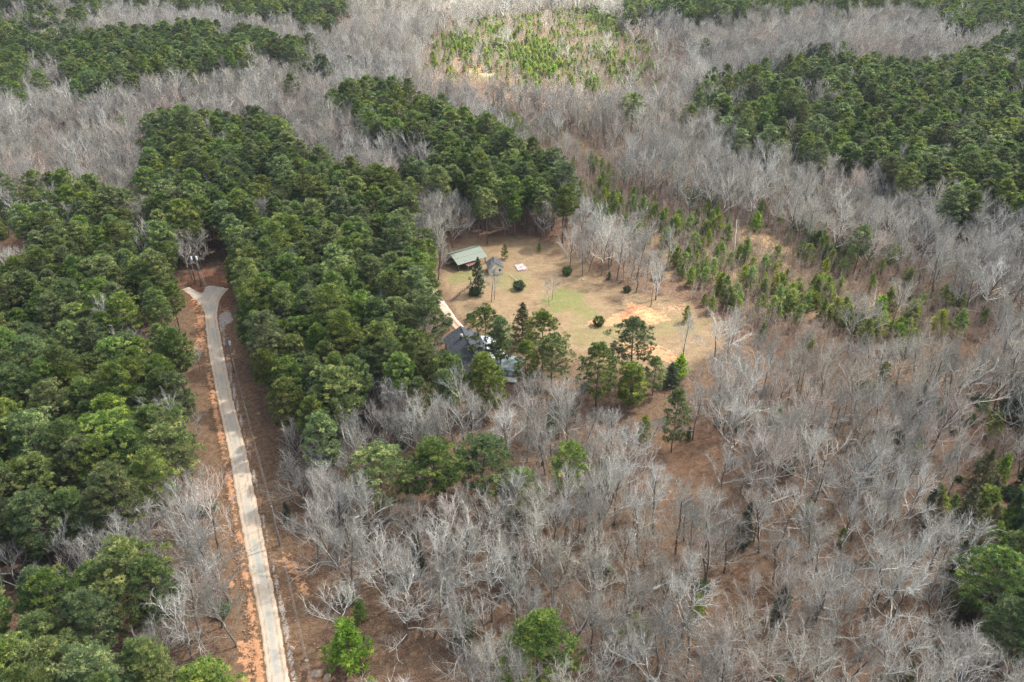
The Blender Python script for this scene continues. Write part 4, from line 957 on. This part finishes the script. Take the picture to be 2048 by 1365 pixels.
# ------------------------------------------------------------ scatter
TREES = []        # (kind, variant, x, y, z, height, rot, widthscale, label)
for (k, vi, bx, by, h, lab, w) in SPECIAL:
    p = U(bx, by); TREES.append((k, vi, p.x, p.y, p.z, h, random.random()*6.28, w, lab))
SPX = np.array([[t[2], t[3], PROTO[t[0]][0]['h']*0+t[5]*.22*t[7]] for t in TREES])
def scatter(kind):
    s = SPACING[kind]; seed = sum(map(ord, kind)); rng = np.random.default_rng(seed)
    ys = np.arange(45, 960, s*.87); out = []
    X = []; Y = []
    for r, y in enumerate(ys):
        hw = (y+60)*.80+25; xs = np.arange(-hw, hw, s) + (s/2 if r % 2 else 0)
        X.append(xs); Y.append(np.full(len(xs), y))
    X = np.concatenate(X); Y = np.concatenate(Y); n = len(X)
    X = X + rng.uniform(-.42, .42, n)*s; Y = Y + rng.uniform(-.42, .42, n)*s
    H0 = PROTO[kind][0]['h']; sc = rng.uniform(*HR[kind], n)*(1+.10*fnoise(X/35, Y/35))
    vi = rng.integers(0, len(PROTO[kind]), n); hh = np.array([p['h'] for p in PROTO[kind]])[vi]*sc
    Z = ground_h(X, Y)
    px, py, d = project(X, Y, Z+hh*CFRAC[kind])
    keep = (px > -260) & (px < 2310) & (py > -45) & (py < 1480)
    jx = fnoise(X/14, Y/14)*22; jy = fnoise(X/14+50, Y/14)*14
    pr = np.zeros(n)
    for z, poly in ZONES:
        i = in_poly(px+jx, py+jy, poly); pr[i] = DENS[z].get(kind, 0)
    if kind == 'pine_tree':                    # the stand thins into clumps where it is mixed
        cl = fnoise(X/18+9, Y/18); pr = np.where((pr > .3) & (pr < .6), (cl > .02)*1.0, pr)
    if kind == 'young_pine':
        cl = fnoise(X/9+3, Y/9); pr = np.where(pr > .1, pr*np.clip(.8+2.6*cl, 0.1, 2.4), pr)
    if kind == 'bare_tree':                    # uneven density: thin spots and thickets
        pr = np.where(pr > .6, pr*np.clip(1.0+.9*fnoise(X/22+4, Y/22), .72, 1.15), pr)
    gx, gy, _ = project(X, Y, Z)
    big = kind in ('pine_tree', 'bare_tree')
    gj = 7 if big else 3
    for k, poly in enumerate(OPEN):
        i = in_poly(gx+jx*.5*(k > 1), gy+jy*.5*(k > 1), poly)
        if k == 1 and kind == 'pine_tree': i |= poly_dist(gx, gy, poly) < 9+gy*.006
        pr[i] = 0
    rad = {'pine_tree': 3.0, 'bare_tree': 2.6, 'cedar_tree': 1.6}.get(kind, 1.0)
    for sx, sy, sr in SPX:
        pr[np.hypot(X-sx, Y-sy) < sr*.55+rad*.6] = 0
    keep &= rng.random(n) < pr
    rot = rng.random(n)*6.28; w = rng.uniform(.85, 1.15, n)
    if kind == 'pine_tree': w *= 1.05
    for i in np.nonzero(keep)[0]:
        TREES.append((kind, int(vi[i]), float(X[i]), float(Y[i]), float(Z[i])-.05, float(hh[i]), float(rot[i]), float(w[i]), None))
for k in SPACING: scatter(k)

# ------------------------------------------------------------ individuals and masses
LANDMARKS = [
 ('the nearest utility pole', 560, 1092), ('the pole with a white transformer', 469, 746), ('the twin poles at the fork', 398, 570),
 ('the green-roofed barn', 930, 535), ('the dark-roofed house', 945, 720), ('the orange clay patch', 1275, 630), ('the square slab', 1041, 536),
 ('the open brown ground', 1370, 930), ('the big dense bottom pine', 1072, 1330), ('the bottom left pine', 175, 1400), ('the biggest bright pine', 300, 1240),
 ('the white-limbed pair', 305, 740), ('the yellowish cedar', 1935, 1120), ('the lower right pine', 2030, 1280), ('the leaning bare tree', 1780, 1265),
 ('the grass strip', 1170, 310), ('the curved far road', 650, 88), ('the upper right cedars', 1480, 270), ('the bright slope pine', 1548, 540),
 ('the left dirt spur', 40, 530), ('the bare gap in the pines', 700, 290), ('the driveway bend', 880, 610), ('the brown gap by the stand', 715, 880),
 ('the thin-crowned pine', 875, 1000), ('the dark-trunked lone tree', 1130, 1080), ('the fallen pale log', 1345, 1165), ('the lone slender pine', 1342, 900),
 ('the dark gap in the stand', 170, 860), ('the sunlit slope', 1050, 130), ('the tall dead trunk', 1745, 640), ('the white dead stem', 1862, 830),
 ('the gap left of the road', 220, 1090), ('the top left wood', 120, 140), ('the pine ridge top', 450, 245), ('the grey wood above the ridge', 250, 280),
 ('the lower middle bare ground', 780, 1340), ('the wood edge by the wires', 640, 1150), ('the reddish tree', 1700, 1040), ('the big bare tree in the evergreen wood', 1920, 240), ('the dark gap in the evergreen wood', 1820, 390), ('the top right corner wood', 1980, 90), ('the bronze cedars', 1540, 210), ('the right edge of the evergreen wood', 2020, 330), ('the wood edge above the tan slope', 1640, 330), ('the middle of the evergreen wood', 1720, 220), ('the lone far pine', 175, 310),
]
ORD = ['nearest', 'second', 'third', 'fourth', 'fifth', 'sixth', 'seventh', 'eighth', 'ninth', 'tenth', 'eleventh', 'twelfth', 'thirteenth', 'fourteenth', 'fifteenth', 'sixteenth',
       'seventeenth', 'eighteenth', 'nineteenth', 'twentieth', 'twenty-first', 'twenty-second', 'twenty-third', 'twenty-fourth', 'twenty-fifth', 'twenty-sixth', 'twenty-seventh', 'twenty-eighth', 'twenty-ninth', 'thirtieth']
ORD += ['thirty-'+o for o in ('first', 'second', 'third', 'fourth', 'fifth', 'sixth', 'seventh', 'eighth', 'ninth')] + ['fortieth'] + ['forty-'+o for o in ('first', 'second', 'third', 'fourth', 'fifth', 'sixth', 'seventh', 'eighth', 'ninth')]
INFO = {
 'pine_tree': ('pine_tree', 'pine tree', 'rounded green pine', 'pines of the dense stands', 300),
 'yellow_pine': ('pine_tree', 'pine tree', '', 'pines of the dense stands', 9),
 'full_pine': ('pine_tree', 'pine tree', '', 'pines of the dense stands', 99),
 'bare_tree': ('bare_tree', 'bare tree', 'leafless grey tree', 'leafless hardwood trees', 300),
 'young_pine': ('young_pine', 'young pine', 'bright young pine', 'young pines on the regrowth slopes', 300),
 'cedar_tree': ('cedar_tree', 'cedar', 'dark evergreen', 'cedars of the evergreen woods', 300),
 'sapling': ('sapling', 'sapling', 'thin tan sapling clump', 'saplings on the regrowth slopes', 300),
 'evergreen_shrub': ('evergreen_shrub', 'shrub', 'dark evergreen shrub', 'evergreen shrubs under the trees', 300),
 'twiggy_shrub': ('twiggy_shrub', 'shrub', 'leafless brown bush', 'leafless bushes', 300),
}
MASSNAME = dict(pine_tree=('distant_pines', 'the rest of the green pines, filling the far stands'), bare_tree=('distant_bare_trees', 'the rest of the leafless grey trees, far hardwood forest'),
 young_pine=('distant_young_pines', 'the rest of the small bright young pines on the far slopes'), cedar_tree=('distant_cedars', 'the rest of the dark and bronze cedars of the far wood'),
 sapling=('distant_sapling_thickets', 'the rest of the thin tan saplings on the regrowth slopes'), evergreen_shrub=('distant_evergreen_shrubs', 'the rest of the low evergreen shrubs under far trees'),
 twiggy_shrub=('distant_twiggy_shrubs', 'the rest of the low leafless brown bushes'))
def place_tree(t, label):
    kind, vi, x, y, z, h, rot, w, _ = t
    nm, cat, _, grp, _ = INFO[kind]; pr = PROTO[kind][vi % len(PROTO[kind])]; s = h/pr['h']
    if len(pr['parts']) == 1:
        r = link(nm, pr['parts'][0][1])
    else:
        r = link(nm, None); r.empty_display_size = .5
        for pn, me in pr['parts']: link(pn, me, r)
    r.location = (x, y, z); r.rotation_euler = (0, 0, rot); r.scale = (s*w, s*w, s)
    tag(r, label, cat, grp)
    return r
def gn_mass(name, label, pts, kind):
    me = bpy.data.meshes.new(name); me.from_pydata([(t[2], t[3], t[4]) for t in pts], [], [])
    hs = [p['h'] for p in PROTO[kind]]; nv = len(hs)
    a = me.attributes.new('idx', 'INT', 'POINT'); a.data.foreach_set('value', [t[1] % nv for t in pts])
    a = me.attributes.new('rot', 'FLOAT_VECTOR', 'POINT'); a.data.foreach_set('vector', [c for t in pts for c in (0, 0, t[6])])
    a = me.attributes.new('scl', 'FLOAT_VECTOR', 'POINT'); a.data.foreach_set('vector', [c for t in pts for s in [t[5]/hs[t[1] % nv]] for c in (s*t[7], s*t[7], s)])
    ob = link(name, me); tag(ob, label, None, None, 'stuff')
    ng = bpy.data.node_groups.new(name, 'GeometryNodeTree')
    ng.interface.new_socket('Geometry', in_out='INPUT', socket_type='NodeSocketGeometry'); ng.interface.new_socket('Geometry', in_out='OUTPUT', socket_type='NodeSocketGeometry')
    N = ng.nodes; L = ng.links
    gi = N.new('NodeGroupInput'); go = N.new('NodeGroupOutput'); iop = N.new('GeometryNodeInstanceOnPoints'); g2 = N.new('GeometryNodeGeometryToInstance')
    for pr in reversed(PROTO[kind]):
        po = bpy.data.objects.new(name+'_source', pr['merged'])
        oi = N.new('GeometryNodeObjectInfo'); oi.inputs['Object'].default_value = po; oi.inputs['As Instance'].default_value = False
        L.new(oi.outputs['Geometry'], g2.inputs[0])
    def na(n, t):
        q = N.new('GeometryNodeInputNamedAttribute'); q.data_type = t; q.inputs['Name'].default_value = n
        return next(o for o in q.outputs if o.enabled and o.name == 'Attribute')
    e2r = N.new('FunctionNodeEulerToRotation'); L.new(na('rot', 'FLOAT_VECTOR'), e2r.inputs[0])
    L.new(gi.outputs[0], iop.inputs['Points']); L.new(g2.outputs[0], iop.inputs['Instance']); iop.inputs['Pick Instance'].default_value = True
    L.new(na('idx', 'INT'), iop.inputs['Instance Index']); L.new(e2r.outputs[0], iop.inputs['Rotation']); L.new(na('scl', 'FLOAT_VECTOR'), iop.inputs['Scale'])
    L.new(iop.outputs[0], go.inputs[0])
    md = ob.modifiers.new('scatter', 'NODES'); md.node_group = ng
    return ob
bykind = {}
for t in TREES: bykind.setdefault(t[0], []).append(t)
n_special = {}
for k, ts in list(bykind.items()):
    cap = INFO[k][4]
    if k == 'pine_tree': cap -= sum(len(bykind.get(q, [])) for q in ('yellow_pine', 'full_pine'))
    def size(t):
        px, py, d = project(t[2], t[3], t[4]+t[5]*.6); vis = -20 < px < 2068 and -10 < py < 1400
        return (1e6 if t[8] else 0) + (t[5]/float(d)*1000 if vis else -float(d))
    ts.sort(key=size, reverse=True)
    one = ts[:cap]; rest = ts[cap:]
    groups = {}
    for t in one:
        if t[8]: place_tree(t, t[8]); continue
        px, py, _ = project(t[2], t[3], t[4]); px = float(px); py = float(py)
        li = min(range(len(LANDMARKS)), key=lambda i: math.hypot(LANDMARKS[i][1]-px, (LANDMARKS[i][2]-py)*1.3))
        dx = px-LANDMARKS[li][1]; dy = (py-LANDMARKS[li][2])*1.3
        side = ('right of' if dx > 0 else 'left of') if abs(dx) > abs(dy) else ('in front of' if dy > 0 else 'behind')
        hs = t[5]/PROTO[k][0]['h']; adj = 'tall ' if hs > 1.0 else 'short ' if hs < .88 else 'mid-sized '
        groups.setdefault((li, side, adj), []).append((math.hypot(dx, dy), t))
    for (li, side, adj), lst in groups.items():
        lst.sort(key=lambda q: q[0])
        for r, (_, t) in enumerate(lst):
            lb = f"{adj}{INFO[k][2]}, {ORD[min(r, len(ORD)-1)]} {side} {LANDMARKS[li][0]}"; place_tree(t, ' '.join(lb.split()))
    if rest: gn_mass(MASSNAME[k][0], MASSNAME[k][1], rest, k)
    print('KIND', k, len(one), len(rest))

# ------------------------------------------------------------ unseen cloud deck added to dim the sun, gaps shaped over the far regrowth
def build_dimming_clouds():
    Zc = 900.0; step = 22.0; k = Zc/SUNV.z; ox, oy = SUNV.x*k, SUNV.y*k
    gx = np.arange(-900, 1200, step); gy = np.arange(-350, 1350, step); X, Y = np.meshgrid(gx, gy)   # where the shade falls
    px, py, d = project(X, Y, 8.0+0*X); ok = Y > 30
    px = np.where(ok, px, 0); py = np.where(ok, py, 3000)
    jx = fnoise(X/90, Y/90)*22; jy = fnoise(X/90+20, Y/90)*16
    def soft(poly, fe):
        ins = in_poly(px+jx, py+jy, poly); dd = poly_dist(px+jx, py+jy, poly); return sstep(-fe, fe, np.where(ins, dd, -dd))
    hole = np.maximum(soft([(790, -60), (1230, -40), (1250, 60), (1240, 178), (960, 180), (870, 150), (850, 90)], 10), .40*soft([(640, 30), (760, -40), (860, 20), (800, 90), (700, 90)], 16))
    hole = np.maximum(hole, .35*soft([(1200, 150), (1400, 160), (1400, 260), (1200, 250)], 22))
    hole = np.maximum(hole, .28*soft([(890, 480), (1150, 460), (1350, 420), (1560, 420), (1800, 460), (1950, 600), (1700, 640), (1450, 690), (1350, 720), (1000, 700), (870, 600)], 40))
    edge = np.minimum(np.minimum(X-gx[0], gx[-1]-X), np.minimum(Y-gy[0], gy[-1]-Y)); body = sstep(0, 140, edge)*(1-hole)
    n1 = .5+.5*fnoise(X/120, Y/120, 5)
    bot = Zc - 25*body*(.5+n1); top = Zc + 110*body*(.4+n1)
    op = CLOUD_OP*body; trn = 1-op
    ny, nx = X.shape; keep = np.maximum.reduce([body[:-1, :-1], body[1:, :-1], body[:-1, 1:], body[1:, 1:]]) > .02
    i = (np.arange(ny-1)[:, None]*nx+np.arange(nx-1)[None])[keep]; F = np.stack([i, i+1, i+1+nx, i+nx], -1)
    mb = MB(); kx, ky = SUNV.x/SUNV.z, SUNV.y/SUNV.z; mb.add(np.stack([X+ox+(top-Zc)*kx, Y+oy+(top-Zc)*ky, top], -1).reshape(-1, 3), F, trn.ravel()); mb.add(np.stack([X+ox+(bot-Zc)*kx, Y+oy+(bot-Zc)*ky, bot], -1).reshape(-1, 3), F[:, ::-1], trn.ravel())
    m, nt, p = new_mat('cloud'); nt.nodes.remove(p); at = nd(nt, 'ShaderNodeAttribute', attribute_name='v')
    tr = nd(nt, 'ShaderNodeBsdfTransparent'); tl = nd(nt, 'ShaderNodeBsdfTranslucent'); tl.inputs[0].default_value = (.95, .96, .97, 1)
    df = nd(nt, 'ShaderNodeBsdfDiffuse'); df.inputs[0].default_value = (.9, .91, .92, 1)
    a = nd(nt, 'ShaderNodeMixShader'); a.inputs[0].default_value = .25; nt.links.new(tl.outputs[0], a.inputs[1]); nt.links.new(df.outputs[0], a.inputs[2])
    b = nd(nt, 'ShaderNodeMixShader'); nt.links.new(at.outputs['Fac'], b.inputs[0]); nt.links.new(a.outputs[0], b.inputs[1]); nt.links.new(tr.outputs[0], b.inputs[2])
    nt.links.new(b.outputs[0], nt.nodes['Material Output'].inputs[0])
    tag(link('dimming_clouds', mb.mesh('dimming_clouds', m, smooth=True)), 'unseen broken cloud deck added high above the forest to dim the sun', kind='stuff')
build_dimming_clouds()

# ------------------------------------------------------------ thin winter haze
mb = MB(); mb.box((0, 2500, 55), (8000, 7400, 130)); m, nt, p = new_mat('haze_air'); nt.nodes.remove(p)
pv = nd(nt, 'ShaderNodeVolumePrincipled'); pv.inputs['Color'].default_value = (.72, .82, 1.0, 1); pv.inputs['Density'].default_value = .00007
nt.links.new(pv.outputs[0], nt.nodes['Material Output'].inputs['Volume'])
tag(link('haze', mb.mesh('haze', m)), 'thin bluish winter haze over the forest', kind='stuff')
